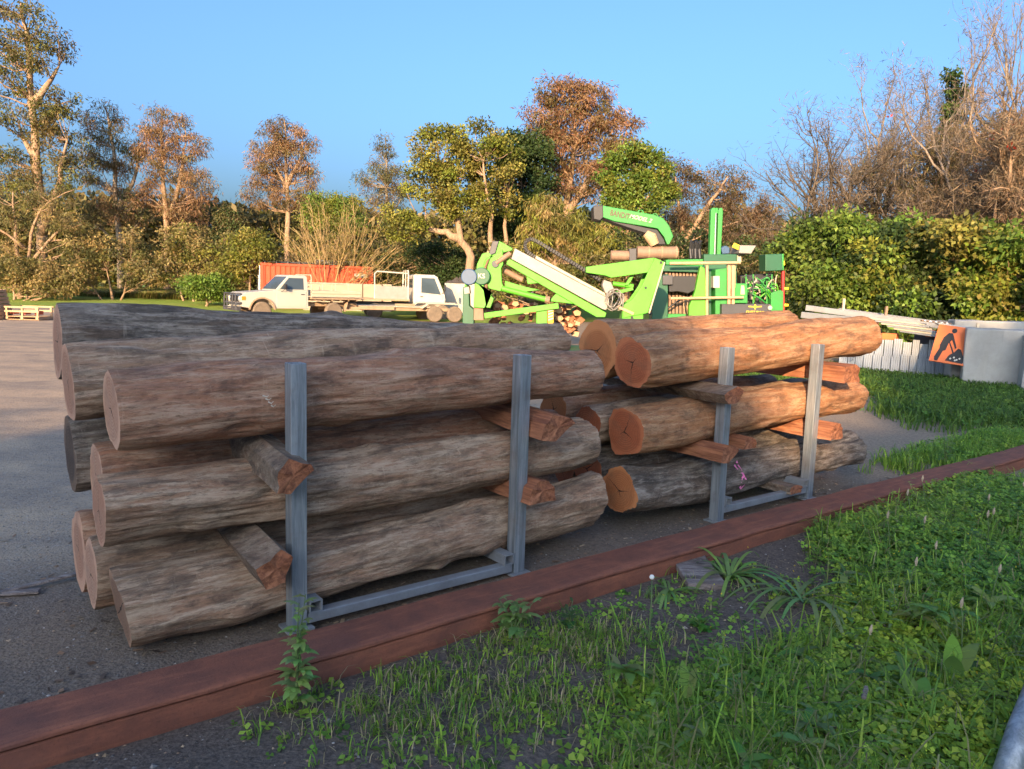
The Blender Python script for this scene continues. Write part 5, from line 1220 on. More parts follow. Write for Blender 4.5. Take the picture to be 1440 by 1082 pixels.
# ------------------------------------------------------------------ right: stacked road gear, sign and concrete blocks
STEEL = simple('weathered_galv', (.36, .37, .37), .5, .4, dirt=(.2, .17, .14), amt=.5, scale=4, stretch=(1, 1, 1))
ORPL = simple('orange_plastic', (.70, .16, .035), .5, dirt=(.4, .1, .04), amt=.35)
WPL = simple('white_panel', (.40, .43, .46), .5, .1, dirt=(.3, .3, .28), amt=.5, scale=5)
def right_pile():
    A = Vector((7.35, 17.2, 0)); B = Vector((9.15, 15.9, 0)); dx = (B - A).normalized(); ln = (B - A).length; back = Vector((-dx.y, dx.x, 0))
    def W(a, b, z): return A + dx * a + back * b + Vector((0, 0, z))
    rng = random.Random(6)
    G = 'pale corrugated panels standing in the road gear pile'
    # standing rows of ribbed sheet, each sheet of one row is a thing
    k = 0; a = 0.
    while a < ln - .05:
        wd = rng.uniform(.14, .2); h = rng.uniform(.42, .52); h2 = rng.uniform(.72, .85)
        for lay, (hh, off) in enumerate(((h, 0.), (h2, .10))):
            T = thing('ribbed_panel', ('short' if lay == 0 else 'tall') + ' pale grey ribbed panel upright in the row below the orange blocks', 'panel', W(a + wd / 2, off, 0), group=G + (' front row' if lay == 0 else ' back row'))
            mb = MB(); n = 4; pr = []
            for i in range(n + 1): pr += [(i / n * wd * .92, 0), ((i + .35) / n * wd * .92, -.025)][: 2 if i < n else 1]
            m = len(pr); vs = []
            for z in (.02, hh):
                for th in (0, .012):
                    for (q, e) in pr: vs.append(W(a + q, off + e + th - .0, z) + back * (z * .05 * lay))
            fs = []
            for i in range(m - 1): fs += [(i, i + 1, 2 * m + i + 1, 2 * m + i), (m + i, 3 * m + i, 3 * m + i + 1, m + i + 1), (2 * m + i, 2 * m + i + 1, 3 * m + i + 1, 3 * m + i), (i, m + i, m + i + 1, i + 1)]
            fs += [(0, 2 * m, 3 * m, m), (m - 1, 2 * m - 1, 4 * m - 1, 3 * m - 1)]
            mb.add(vs, fs); part(T, 'sheet', mb, WPL)
        a += wd; k += 1
    # one panel leaning out at the left
    T = thing('ribbed_panel', 'single pale panel leaning out at the left end of the row', 'panel', W(.38, -.05, 0)); mb = MB(); mb.bar(W(.28, -.08, .3), W(.50, -.03, .96), .10, .02, up=dx); part(T, 'sheet', mb, WPL)
    # orange blocks above
    for i, (a0, b0, z0, lab) in enumerate(((.55, .35, .84, 'orange plastic block under the steel rails, left one'), (.95, .32, .86, 'orange plastic block under the steel rails, middle one'), (1.75, .2, .98, 'orange plastic foot with square hole, right under the rails'), (1.98, .12, 1.06, 'orange plastic foot with square hole, highest by the sign'), (.60, .3, 1.1, 'orange plastic foot with square hole left on the pile'))):
        T = thing('barrier_foot', lab, 'barrier foot', W(a0, b0, z0 - .07)); mb = MB(); s_ = .15 if i > 1 else .3; Rm = Matrix((dx, back, Vector((0, 0, 1)))).transposed()
        if i > 1:
            for q in (-1, 1): mb.box(W(a0 + q * s_ * .4, b0, z0), (s_ * .22, .3, .14), Rm); mb.box(W(a0, b0, z0 + q * .056), (s_ * .57, .3, .028), Rm)
        else: mb.box(W(a0, b0, z0), (s_, .3, .14), Rm)
        part(T, 'plastic_body', mb, ORPL, .01)
    # racks of long steel rails
    def rail(lab, p0, p1, w_, h_, mat=STEEL, nm='steel_rail'):
        p0 = Vector(p0); p1 = Vector(p1); T = thing(nm, lab, 'rail', (p0 + p1) / 2 - Vector((0, 0, h_ / 2)), group='long rails piled on the road gear'); mb = MB(); mb.bar(p0, p1, w_, h_); part(T, 'bar', mb, mat, .005)
        return T
    p = lambda x, y, Y: tuple(at(x, y, Y))
    rail('long grey steel guard rail on top of the pile, highest', p(1134, 433, 18.6), p(1343, 461, 16.4), .10, .13)
    rail('grey steel guard rail just behind the highest one', p(1180, 437, 18.8), p(1330, 457, 17.0), .10, .12)
    rail('grey steel rail low at the left of the pile, half behind the log', p(1128, 443, 18.4), p(1215, 452, 17.2), .10, .14)
    for i in range(6):
        x0 = 1222 + i * 9; y0 = 448 + i * 3.6
        rail(['first', 'second', 'third', 'fourth', 'fifth', 'sixth'][i] + ' pale thin bar of the row lying under the guard rails, counted downwards', p(x0, y0, 17. - .1 * i), p(x0 + 80 - i * 4, y0 + 8.5, 16.2 - .1 * i), .09, .035, (CREAM, STEEL)[i % 2], 'thin_bar')
    rail('long pale rail reaching past the orange sign', p(1318, 453, 16.6), p(1376, 458, 15.6), .08, .08)
    for lab, x, y0, y1, Y in (('white marker peg standing up from the guard rails, left', 1186, 420, 442, 18.0), ('thin rusty peg standing up from the guard rails, middle', 1246, 431, 447, 17.4), ('pale peg end standing at the right end of the long rail', 1374, 455, 466, 15.5)):
        T = thing('peg', lab, 'peg', p(x, y1, Y)); mb = MB(); mb.bar(p(x - 1, y1, Y), p(x + 1, y0, Y), .05, .05, up=(0, 1, 0)); part(T, 'stake', mb, CREAM if x != 1246 else BROWNM)
    for i in range(16):
        q = at(1296 + i * 2.6, 451 + i * .3, 16.1 - i * .03); T = thing('bolt_end', 'small bright bolt end in the row beneath the guard rails', 'bolt', q, group='bolt ends under the guard rails'); mb = MB(); mb.cyl((q.x, q.y - .05, q.z), (q.x, q.y + .02, q.z), .018, 8); part(T, 'bolt_head', mb, CHROME if i % 3 else BROWNM)
    # timbers under the pile holding it up
    for i, lab in enumerate(('left support baulk under the road gear pile', 'right support baulk under the road gear pile')):
        T = thing('support_baulk', lab, 'timber', W(.5 + i * 1.1, .6, 0)); mb = MB(); mb.box(W(.5 + i * 1.1, .6, .5), (.4, .3, 1.0), Matrix.Rotation(-.62, 3, 'Z')); part(T, 'baulk', mb, DARKST, .01)
right_pile()
def road_sign():
    c = [at(1306, 507, 15.2), at(1363, 516, 14.9), at(1376, 461, 15.25), at(1321, 456, 15.55)]; o = c[0]
    T = thing('road_works_sign', 'orange roadwork sign with black digging figure leaning against the concrete block', 'sign', (c[0] + c[1]) / 2)
    ex = (c[1] - c[0]); ey = (c[3] - c[0]); nrm = ex.cross(ey).normalized()
    if nrm.y > 0: nrm = -nrm
    def Q(a, b, off=0.): return o + ex * a + ey * b + nrm * off
    def face(name, pts, off, mat, th=.004):
        k = len(pts); mb = MB(); mb.add([Q(a, b, off) for a, b in pts] + [Q(a, b, off - th) for a, b in pts], [tuple(range(k)), tuple(range(2 * k - 1, k - 1, -1))] + [(i, (i + 1) % k, (i + 1) % k + k, i + k) for i in range(k)]); return part(T, name, mb, mat)
    face('board', [(0, 0), (1, 0), (1, 1), (0, 1)], 0, ORPL, .02)
    BK = simple('sign_black', (.012, .012, .012), .6, amt=.1)
    face('head_mark', arc(.42, .87, .065, 0, 340, 14), .004, BK, .003)
    face('body_mark', [(.13, .02), (.20, .03), (.27, .30), (.33, .33), (.36, .52), (.42, .62), (.55, .40), (.58, .43), (.45, .70), (.40, .80), (.30, .80), (.20, .66), (.16, .46), (.17, .36), (.10, .12)], .004, BK, .003)
    face('shovel_mark', [(.36, .55), (.39, .56), (.60, .20), (.57, .18)], .0045, BK, .003)
    face('heap_mark', [(.38, .06), (.80, .04), (.86, .10), (.70, .40), (.62, .42), (.55, .30), (.45, .22)], .004, BK, .003)
    for a, b in ((.5, .13), (.58, .17), (.66, .12), (.72, .16), (.62, .1)): face('white_chip', arc(a, b, .025, 0, 300, 6), .006, WHITE, .003)
    mb = MB(); mb.bar(Q(1.03, -.02, -.03), Q(1.03, 1.03, -.03), .04, .03); mb.bar(Q(-.02, 1.03, -.03), Q(1.04, 1.03, -.03), .03, .03); part(T, 'frame', mb, STEEL)
road_sign()
BLK = 'concrete blocks at the right edge'
def cblock(lab, p0, p1, h, depth, seed):
    p0 = Vector(p0); p1 = Vector(p1); d = (p1 - p0).normalized(); bk = Vector((-d.y, d.x, 0)); T = thing('concrete_block', lab, 'block', (p0 + p1) / 2 + bk * depth / 2, group=BLK)
    K = 14; vs = []; n = 14; Ln = (p1 - p0).length; prof = []
    for i in range(4): prof.append((0, h * i / 4))
    for i in range(4): prof.append((depth * i / 4, h))
    for i in range(4): prof.append((depth, h - h * i / 4))
    prof.append((depth, 0)); m = len(prof)
    for k in range(K):
        for b, z in prof: q = p0 + d * (Ln * k / (K - 1)) + bk * b; q.z = z - .03 * (z == 0); q += Vector((mnoise.noise((k * .6, z * 2, seed)), mnoise.noise((k * .6, z * 2, seed + 5)), mnoise.noise((k * .5, b * 3, seed + 9)) * (z > .1))) * .025; vs.append(q)
    fs = [(i * m + j, i * m + j + 1, (i + 1) * m + j + 1, (i + 1) * m + j) for i in range(K - 1) for j in range(m - 1)] + [tuple(range(m)), tuple((K - 1) * m + j for j in range(m))]
    mb = MB(); mb.add(vs, fs); o = part(T, 'block_body', mb, CONC, .03)
cblock('grey concrete block just right of the orange sign', (8.82, 14.95, 0), (10.0, 14.35, 0), 1.16, .7, 1)
cblock('grey concrete block cut by the right picture edge, nearest the camera', (9.35, 13.95, 0), (10.6, 13.3, 0), 1.10, .65, 2)
cblock('rough concrete slab lying on top behind the right concrete blocks', (8.95, 15.6, 0), (10.6, 15.2, 0), 1.30, .5, 3)
# pipe in the bottom right corner
T = thing('grey_pipe', 'grey steel pipe end in the bottom right corner', 'pipe', (1.74, 2.4, 0)); mb = MB(); mb.tube([at(1404, 1130, 2.35), at(1436, 1030, 2.5), at(1530, 800, 3.0)], .045, 20); part(T, 'tube', mb, GALV, smooth=True)
# ------------------------------------------------------------------ foreground plants
def ground_h(x, y): return np.array([gz(a, b) for a, b in zip(x, y)])
def veg_density(u, v):
    """how thickly clover covers the ground this side of the beam"""
    n = np.array([mnoise.noise((a * .9, b * .9, 2)) for a, b in zip(u, v)]) * .6 + np.array([mnoise.noise((a * 3, b * 3, 6)) for a, b in zip(u, v)]) * .35
    vb = np.interp(u, [-1, .37, .87, 1.4, 2.2, 2.7, 3.6, 9], [2.4, 1.5, 1.14, 1.32, 1.40, 1.15, .55, .4])
    d = np.clip((-v - vb) * 2.2 + .35 + n * 1.5, 0, 1)
    soil = np.exp(-(((u - 1.75) / .6) ** 2 + ((v + 1.0) / .30) ** 2)); d = np.clip(d - soil * 1.3, 0, 1)
    edge = np.clip((-.49 - v) / .05, 0, 1)
    return d * edge
def mound(u, v):
    n = np.array([mnoise.noise((a * 1.1, b * 1.1, 12)) for a, b in zip(u, v)])
    return np.clip(.03 + .13 * np.clip((u - 1.4) * .3 + n * .6, 0, 1), .02, .26)
FG = ((.21, .36, .04), (.16, .29, .035), (.30, .42, .055), (.12, .235, .036))
def clover(name, label, N, ulo, uhi, vlo, vhi, seed, dens, hmul=1., lsize=.023, cols=FG):
    rng = np.random.default_rng(seed); u = rng.uniform(ulo, uhi, N); v = rng.uniform(vlo, vhi, N); k = rng.random(N) < dens(u, v); u, v = u[k], v[k]; n = len(u)
    x = P1.x + DU.x * u + DV.x * v; y = P1.y + DU.y * u + DV.y * v; z0 = ground_h(x, y); h = mound(u, v) * hmul * rng.uniform(.15, 1.05, n)
    top = np.stack([x + rng.normal(size=n) * .012, y + rng.normal(size=n) * .012, z0 + h], 1); tilt = unit(np.stack([rng.normal(size=n) * .35, rng.normal(size=n) * .35 - .15, np.ones(n)], 1))
    ref = unit(np.cross(tilt, rng.normal(size=(n, 3)))); bi = np.cross(tilt, ref); sz = lsize * rng.uniform(.6, 1.35, n)[:, None]
    quads = []; pt = np.array([mnoise.noise((a * .8, b * .8, 51)) for a, b in zip(x, y)])[:, None]
    cl = np.array(cols)[rng.integers(0, len(cols), n)] * (1 + .2 * rng.normal(size=(n, 1))) * (1 + np.concatenate([.75 * pt, .35 * pt, .1 * pt], 1)); cc = []
    for q in range(3):
        a = q * 2.094; d = ref * math.cos(a) + bi * math.sin(a); sd = np.cross(tilt, d); dn = d + tilt * .15
        quads.append(np.stack([top, top + dn * sz * .75 + sd * sz * .5, top + dn * sz * 1.1, top + dn * sz * .75 - sd * sz * .5], 1)); cc.append(cl)
    b = np.stack([x, y, z0], 1); w_ = np.array([.0012, .0008, 0]); quads.append(np.stack([b - w_, b + w_, top + w_, top - w_], 1)); cc.append(cl * .8)
    o = mesh_obj(name, quads_mesh(name, np.concatenate(quads), 4, np.clip(np.concatenate(cc), .01, 1))); tag(o, label, 'ground cover', kind='stuff')
clover('clover_cover', 'thick green clover covering the ground at lower right', 70000, -.6, 6.2, -3.4, -.48, 1, veg_density)
clover('clover_sprinkle', 'sparse clover sprigs on the bare soil before the beam', 4500, -.5, 2.6, -1.7, -.5, 2, lambda u, v: .12 + .5 * np.clip(np.array([mnoise.noise((a * 2, b * 2, 9)) for a, b in zip(u, v)]), 0, 1), .35)
def grass(name, label, pts, seed, hr=(.05, .16), cols=FG, wr=.0035, lean=.6, cat='grass'):
    """curved blades: pts (n,3) feet"""
    rng = np.random.default_rng(seed); n = len(pts); h = rng.uniform(hr[0], hr[1], n)[:, None]; az = rng.uniform(0, 6.283, n); d = np.stack([np.cos(az), np.sin(az), np.zeros(n)], 1); ln = rng.uniform(.2, lean + .3, n)[:, None]
    side = np.stack([-np.sin(az), np.cos(az), np.zeros(n)], 1) * (wr * rng.uniform(.6, 1.5, n))[:, None]; up = np.array([0, 0, 1.])
    p = [pts, pts + up * h * .5 + d * h * ln * .18, pts + up * h * .85 + d * h * ln * .55, pts + up * h * (1.0 - .25 * ln) + d * h * ln * 1.1]
    w_ = [1., .85, .55, .08]; q = [np.stack([p[i] - side * w_[i], p[i] + side * w_[i], p[i + 1] + side * w_[i + 1], p[i + 1] - side * w_[i + 1]], 1) for i in range(3)]
    cl = np.array(cols)[rng.integers(0, len(cols), n)] * (1 + .22 * rng.normal(size=(n, 1)))
    o = mesh_obj(name, quads_mesh(name, np.concatenate(q), 4, np.clip(np.concatenate([cl] * 3), .01, 1))); tag(o, label, cat, kind='stuff'); return o
def scatter(N, ulo, uhi, vlo, vhi, seed, dens, tuft=1, sp=.03):
    rng = np.random.default_rng(seed); u = rng.uniform(ulo, uhi, N); v = rng.uniform(vlo, vhi, N); k = rng.random(N) < dens(u, v); u, v = np.repeat(u[k], tuft), np.repeat(v[k], tuft); u = u + rng.normal(size=len(u)) * sp; v = np.minimum(v + rng.normal(size=len(u)) * sp, 9e9)
    x = P1.x + DU.x * u + DV.x * v; y = P1.y + DU.y * u + DV.y * v; return np.stack([x, y, ground_h(x, y) - .005], 1)
def sparse(u, v): return np.clip(.38 + .9 * np.array([mnoise.noise((a * 1.6, b * 1.6, 21)) for a, b in zip(u, v)]), 0, 1) * np.clip((u + .55) * 1.5, 0, 1) * np.clip((-.5 - v) / .06, 0, 1) * np.clip((1.5 - u) * 1.6, .06, 1)
GR = FG + ((.20, .20, .08), (.34, .28, .15), (.40, .33, .19))
grass('short_grass', 'sparse short grass tufts on the soil before the beam', scatter(2600, -.7, 2.6, -2.2, -.5, 3, sparse, 12), 3, (.02, .085), GR, .0026, .9)
grass('mixed_grass', 'grass blades rising through the clover', scatter(2600, .4, 6.5, -3.4, -.52, 4, lambda u, v: veg_density(u, v) * .8, 5, .04), 4, (.08, .24), FG + ((.17, .21, .06), (.25, .24, .10)), .0035, 1.0)
grass('yard_grass', 'low weeds and grass before the concrete blocks and road gear', scatter(7000, 8.0, 17.5, -.6, 6.5, 5, lambda u, v: np.clip(.15 + (u - 10.2 + 1.2 * np.sin(v * 1.3)) * .5 + .5 * np.array([mnoise.noise((a * .8, b * .8, 31)) for a, b in zip(u, v)]), 0, 1), 9, .09), 5, (.06, .24), ((.10, .19, .03), (.08, .15, .025), (.14, .22, .035)), .009, .9)
grass('beam_grass', 'grass growing along the far side of the beam at right', scatter(420, 5.6, 9.2, -.22, .45, 6, lambda u, v: np.clip((u - 5.9) * .5 + .6 * np.array([mnoise.noise((a * 1.5, b * 1.5, 41)) for a, b in zip(u, v)]), 0, 1), 14, .05), 6, (.05, .20), FG, .005, .8)
clover('yard_clover', 'leafy low weeds on the earth right of the stacks', 30000, 8.2, 17, -.9, 6.2, 7, lambda u, v: np.clip((u - 10.0 + np.sin(v * 1.3)) * .5, 0, 1) * .9, .9, .04, ((.10, .20, .03), (.14, .24, .035), (.07, .14, .025)))
clover('beam_clover', 'leafy weeds spilling over the earth behind the beam at right', 5000, 5.6, 9.5, -.2, .5, 8, lambda u, v: np.clip((u - 6.2) * .5, 0, 1) * .7, .8, .025)
# far field: rank grass at the foot of the trees
rngF = np.random.default_rng(15); nF = 26000; xF = rngF.uniform(-44, 2, nF); yF = 45.5 + rngF.uniform(0, 1, nF) ** 1.5 * 9 - .10 * (xF + 20)
grass('rank_grass', 'tall golden grass at the foot of the far trees', np.stack([xF, yF, np.array([field_z(b - 37.5 + .10 * (a + 20)) for a, b in zip(xF, yF)])], 1), 15, (.12, .75), ((.26, .22, .07), (.20, .22, .05), (.15, .19, .04), (.32, .25, .10)), .03, .5)
# yellow flower specks
def specks():
    rng = np.random.default_rng(31); N = 1100; u = rng.uniform(.0, 4, N); v = rng.uniform(-2.8, -.55, N); k = rng.random(N) < veg_density(u, v) * .55 + .08; u, v = u[k], v[k]; n = len(u); x = P1.x + DU.x * u + DV.x * v; y = P1.y + DU.y * u + DV.y * v
    p = np.stack([x, y, ground_h(x, y) + mound(u, v) * rng.uniform(.7, 1.15, n)], 1); d = unit(rng.normal(size=(n, 3)) + np.array([0, 0, .4]))
    q = np.concatenate([leaves(p, unit(d + rng.normal(size=(n, 3)) * .7), .009, .007, rng) for _ in range(3)])
    o = mesh_obj('clover_flowers', quads_mesh('clover_flowers', q, 4, np.clip(np.concatenate([vary(rng, (.62, .52, .03), n, .1)] * 3), .01, 1))); tag(o, 'tiny yellow flowers scattered through the clover', 'flowers', kind='stuff')
specks()
# gravel and wood crumbs
def gravel():
    rng = np.random.default_rng(40); n = 9000; u = rng.uniform(-2.2, 6.5, n); v = rng.uniform(-1.4, 3.4, n); x = P1.x + DU.x * u + DV.x * v; y = P1.y + DU.y * u + DV.y * v; z = ground_h(x, y); r_ = rng.uniform(.002, .008, n) * (1 + (rng.random(n) < .03) * 1.2)
    base = np.array([(1, 0, 0), (-1, 0, 0), (0, 1, 0), (0, -1, 0), (0, 0, 1), (0, 0, -1.)]); tri = [(0, 2, 4), (2, 1, 4), (1, 3, 4), (3, 0, 4)]
    st = rng.uniform(.5, 1.4, size=(n, 6, 1)); V = base[None] * st * r_[:, None, None] * np.array([1.2, 1., .7]); a = rng.uniform(0, 6.28, n); ca, sa = np.cos(a)[:, None], np.sin(a)[:, None]
    V = np.stack([V[:, :, 0] * ca - V[:, :, 1] * sa, V[:, :, 0] * sa + V[:, :, 1] * ca, V[:, :, 2]], 2) + np.stack([x, y, z], 1)[:, None, :]
    q = np.concatenate([V[:, t, :] for t in tri]); pal = np.array(((.20, .18, .16), (.12, .11, .10), (.30, .27, .24), (.22, .14, .09), (.34, .24, .15))); c = pal[rng.integers(0, 5, n)] * (1 + .2 * rng.normal(size=(n, 1)))
    n_ = NT('gravel_stone'); at_ = n_.n('ShaderNodeAttribute'); at_.attribute_name = 'col'; n_.col(at_.outputs['Color']); n_.set(.9, 0, .2)
    o = mesh_obj('gravel', quads_mesh('gravel', q, 3, np.clip(np.concatenate([c] * 4), .02, 1), n_.m)); tag(o, 'loose gravel and wood crumbs strewn over the yard', 'gravel', kind='stuff')
gravel()

def chips():
    rng = np.random.default_rng(44); n = 900; u = rng.uniform(-1.6, 6.2, n); v = np.where(rng.random(n) < .7, rng.normal(.3, .7, n), rng.uniform(-.2, 3, n)); k = (v > -.2); u, v = u[k], v[k]; n = len(u)
    x = P1.x + DU.x * u + DV.x * v; y = P1.y + DU.y * u + DV.y * v; p = np.stack([x, y, ground_h(x, y) + .004], 1); a = rng.uniform(0, 6.28, n); d = np.stack([np.cos(a), np.sin(a), rng.normal(size=n) * .12], 1); sd = np.stack([-np.sin(a), np.cos(a), rng.normal(size=n) * .3], 1)
    L_ = rng.uniform(.008, .05, n)[:, None]; W_ = rng.uniform(.004, .012, n)[:, None]; q = np.stack([p - sd * W_, p + sd * W_, p + d * L_ + sd * W_ * .6, p + d * L_ - sd * W_], 1); q[:, :, 2] = np.maximum(q[:, :, 2], p[:, None, 2] + .001)
    pal = np.array(((.36, .22, .13), (.22, .13, .08), (.42, .31, .2), (.14, .10, .075))); tag(mesh_obj('wood_chips', quads_mesh('wood_chips', q, 4, np.clip(pal[rng.integers(0, 4, n)] * (1 + .2 * rng.normal(size=(n, 1))), .02, 1))), 'wood chips and bark shreds strewn around the log stacks', 'wood chips', kind='stuff')
chips()
# single weeds
STEM = simple('green_stem', (.10, .15, .045), .6, amt=.3)
def blade(mb_list, p, d, ln, wd, col, curl=.5, rng=None, seg=5):
    """arching ribbon leaf as quads in a list"""
    d = Vector(d).normalized(); side = d.cross(Vector((0, 0, 1)));
    if side.length < .05: side = Vector((1, 0, 0))
    side.normalize(); pts = []; cur = Vector(p); dd = d.copy()
    for i in range(seg + 1):
        t = i / seg; w_ = wd * (math.sin(math.pi * min(1, .12 + t * .88)) ** .8) * .5 + .0004; pts.append((cur - side * w_, cur + side * w_)); dd = (dd + Vector((0, 0, -curl / seg * (1 + t)))).normalized(); cur = cur + dd * (ln / seg)
    for i in range(seg): mb_list.append(([pts[i][0], pts[i][1], pts[i + 1][1], pts[i + 1][0]], col))
def leaf_part(T, name, lst):
    V = np.array([[tuple(Vector(p) - T.location) for p in q] for q, _ in lst]); C = np.clip(np.array([c for _, c in lst]), .01, 1); return mesh_obj(name, quads_mesh(name, V, 4, C), T)
def weed(label, u, v, h, nst, lpl, ll, lw, seed, col=(.11, .20, .05), lean=.15, heads=None, cat='weed', curl=.7, name='weed'):
    rng = random.Random(seed); b = uv(u, v); b.z = gz(b.x, b.y) - .01; T = thing(name, label, cat, b)
    for k in range(nst):
        a = rng.uniform(0, 6.28); L_ = h * rng.uniform(.7, 1.05) if k else h; dx, dy = math.cos(a) * lean * L_ * rng.uniform(.3, 1), math.sin(a) * lean * L_ * rng.uniform(.3, 1)
        pts = [b + Vector((dx * t * t + rng.uniform(-.004, .004), dy * t * t, L_ * t)) for t in (0, .25, .5, .75, 1)]; mb = MB(); mb.tube(pts, [.0045, .004, .0035, .003, .0015], 6); part(T, 'stem', mb, STEM, smooth=True); lst = []
        for i in range(lpl):
            t = .12 + .86 * i / max(1, lpl - 1); j = min(3, int(t * 4)); p = pts[j].lerp(pts[j + 1], t * 4 - j); an = i * 2.4 + rng.uniform(-.4, .4); c = tuple(x * rng.uniform(.75, 1.25) for x in col); s_ = (1.15 - .6 * t)
            blade(lst, p, (math.cos(an), math.sin(an), rng.uniform(.3, .9)), ll * s_ * rng.uniform(.7, 1.2), lw * s_, c, curl)
            if lw > .018:
                for q in (-1, 1): blade(lst, p + Vector((math.cos(an), math.sin(an), .4)) * ll * s_ * .3, (math.cos(an + q * .9), math.sin(an + q * .9), .3), ll * s_ * .35, lw * s_ * .5, c, curl, seg=3)
        if lst: leaf_part(T, 'leaves', lst)
        if heads:
            tip = pts[-1]
            if heads == 'seed': mb = MB(); mb.tube([tip - Vector((0, 0, .012)), tip + Vector((0, 0, .01)), tip + Vector((.003, 0, .035))], [.004, .0085, .003], 8); part(T, 'seed_head', mb, simple('seed_head', (.42, .33, .22), .9))
            elif heads == 'puff': mb = MB(); mb.lathe([(0, -.012), (.009, -.008), (.012, 0), (.009, .008), (0, .012)], tip, 'z', 10); part(T, 'flower_head', mb, simple('white_puff', (.75, .74, .68), .9))
    return T
def mixed_weeds():
    rng = random.Random(91); lst = []
    for k in range(150):
        u = rng.uniform(.5, 6.0); v = rng.uniform(-3.0, -.6)
        if veg_density(np.array([u]), np.array([v]))[0] < .35: continue
        b = uv(u, v); b.z = gz(b.x, b.y); h = rng.uniform(.08, .30); kind = rng.random(); base = rng.choice([(.16, .28, .06), (.20, .30, .09), (.11, .22, .05), (.26, .32, .08)])
        if kind < .45:
            for i in range(rng.randint(5, 9)):
                an = rng.uniform(0, 6.28); blade(lst, b + Vector((0, 0, h * .4)), (math.cos(an), math.sin(an), rng.uniform(.4, 1.2)), rng.uniform(.08, .16), rng.uniform(.022, .045), tuple(x * rng.uniform(.8, 1.2) for x in base), rng.uniform(.6, 1.3), seg=4)
        else:
            lx, ly = rng.uniform(-.05, .05), rng.uniform(-.05, .05)
            for i in range(14):
                t = i / 13; p = b + Vector((lx * t, ly * t, h * 1.15 * t)); an = i * 2.4; blade(lst, p, (math.cos(an), math.sin(an), .6), (.08 - .04 * t) * rng.uniform(.7, 1.2), .014, tuple(x * rng.uniform(.8, 1.2) for x in base), .7, seg=3)
    for k in range(420):
        u = rng.uniform(-.6, 4.5); v = rng.uniform(-2.4, -.52); b = uv(u, v); b.z = gz(b.x, b.y) + .006 + (.06 if rng.random() < veg_density(np.array([u]), np.array([v]))[0] else 0); an = rng.uniform(0, 6.28); blade(lst, b, (math.cos(an), math.sin(an), .12), rng.uniform(.04, .14), .0035, rng.choice([(.42, .34, .2), (.32, .24, .14), (.25, .19, .12)]), .2, seg=3)
    V = np.array([[tuple(p) for p in q] for q, _ in lst]); C = np.clip(np.array([c for _, c in lst]), .01, 1)
    tag(mesh_obj('mixed_weeds', quads_mesh('mixed_weeds', V, 4, C)), 'mixed broad-leaf weeds and dry straw among the clover', 'weeds', kind='stuff')
mixed_weeds()
weed('tall ragged sow thistle standing before the first steel post and the beam', -.27, -.62, .47, 3, 18, .105, .034, 1, (.24, .34, .11), .10)
weed('leafy thistle clump against the front of the beam near the middle', .82, -.60, .20, 6, 9, .12, .04, 2, (.19, .29, .09), .5)
weed('small dark leafy weed right of the thistle clump by the beam', 1.08, -.72, .15, 4, 7, .07, .022, 3, (.07, .14, .04), .5)
weed('tall thin weed with a white flower puff left of the bare soil', 1.22, -1.10, .33, 1, 9, .075, .017, 4, (.12, .20, .06), .3, 'puff')
weed('low rosette weed alone on the bare soil patch', 1.56, -1.13, .09, 6, 6, .07, .024, 5, (.10, .22, .035), .7)
weed('tall grey-green weed behind the beam by the earth track', 6.55, -.12, .36, 4, 12, .09, .026, 6, (.13, .21, .06), .25)
weed('weed sprig growing at the far side of the beam beyond the last post', 5.9, -.10, .22, 3, 9, .07, .02, 7, (.12, .19, .05), .3)
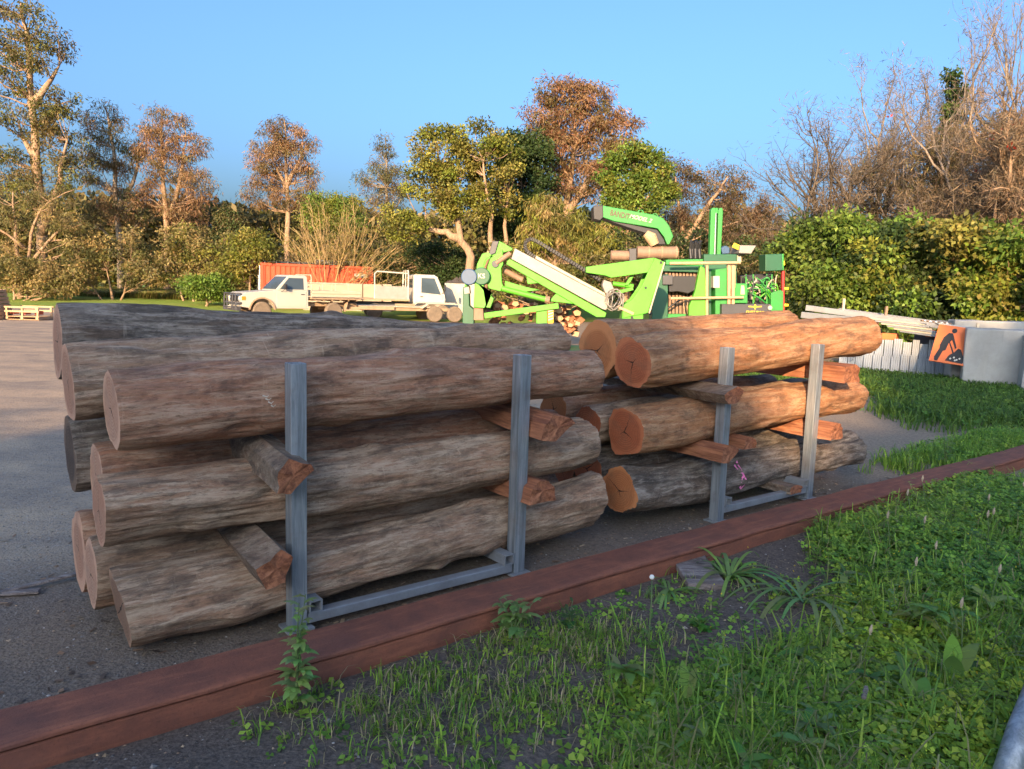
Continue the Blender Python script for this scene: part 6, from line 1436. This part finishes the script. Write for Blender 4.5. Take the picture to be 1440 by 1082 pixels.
def clump(label, u, v, n, ln, wd, seed, col=(.13, .22, .06), spread=1.):
    rng = random.Random(seed); b = uv(u, v); b.z = gz(b.x, b.y); T = thing('grass_clump', label, 'grass', b)
    for k in range(n):
        a = rng.uniform(0, 6.28); lst = []; c = tuple(x * rng.uniform(.75, 1.2) for x in col)
        blade(lst, b + Vector((rng.uniform(-.03, .03), rng.uniform(-.03, .03), 0)), (math.cos(a) * spread, math.sin(a) * spread, rng.uniform(.7, 1.4)), ln * rng.uniform(.55, 1.1), wd * rng.uniform(.7, 1.2), c, rng.uniform(1.2, 2.2), seg=9); leaf_part(T, 'grass_blade', lst)
clump('broad-bladed grass clump arching beside the old board at the beam', 2.28, -.76, 34, .46, .024, 1, (.20, .31, .09))
clump('long arching grass clump spreading over the bare soil', 2.30, -1.20, 22, .62, .022, 2, (.20, .30, .10), spread=1.2)
clump('grass clump in front of the beam left of the old board', 1.86, -.66, 16, .32, .018, 3, (.18, .28, .08))
clump('thin drooping grass clump among the clover right of the soil', 2.75, -1.25, 14, .36, .014, 4)
def dock(label, u, v, n, ln, wd, seed, col):
    rng = random.Random(seed); b = uv(u, v); b.z = gz(b.x, b.y) + .02; T = thing('dock_plant', label, 'weed', b)
    for k in range(n):
        a = rng.uniform(0, 6.28) if n > 1 else 2.; lst = []; blade(lst, b, (math.cos(a) * .5, math.sin(a) * .5, 1.1), ln * rng.uniform(.8, 1.1), wd, tuple(x * rng.uniform(.8, 1.2) for x in col), rng.uniform(.5, 1.), seg=8); leaf_part(T, 'leaf', lst)
dock('broad bright green dock leaves standing near the grey pipe', 2.02, -2.08, 4, .24, .075, 11, (.19, .33, .05))
dock('pale broad leaf low in the clover at the bottom right', 1.66, -2.10, 3, .17, .07, 12, (.15, .24, .06))
dock('upright broad leaf at the bottom of the clover, centre', 1.0, -1.50, 2, .15, .045, 13, (.18, .28, .06))
rng = random.Random(77)
SP = [(3.35, -1.15), (3.05, -1.55), (3.6, -1.22), (3.9, -1.5), (4.3, -1.35), (2.85, -1.9), (2.6, -1.6), (3.2, -1.95), (4.7, -1.2), (5.1, -1.3), (2.3, -2.0), (3.95, -1.0), (1.9, -1.75), (4.5, -.85)]
for i, (a, b_) in enumerate(SP): weed('brown seed head on a thin stalk standing above the clover', a, b_, rng.uniform(.20, .32), 1, 3, .08, .010, 50 + i, (.11, .18, .05), .2, 'seed', name='seed_stalk')['group'] = 'seed stalks over the clover'
# bleached stick in the clover
board('bleached stick lying in the clover at lower right', uv(1.42, -2.0, .14), uv(1.5, -1.97, .15), .018, .012, 'stick', 'stick')
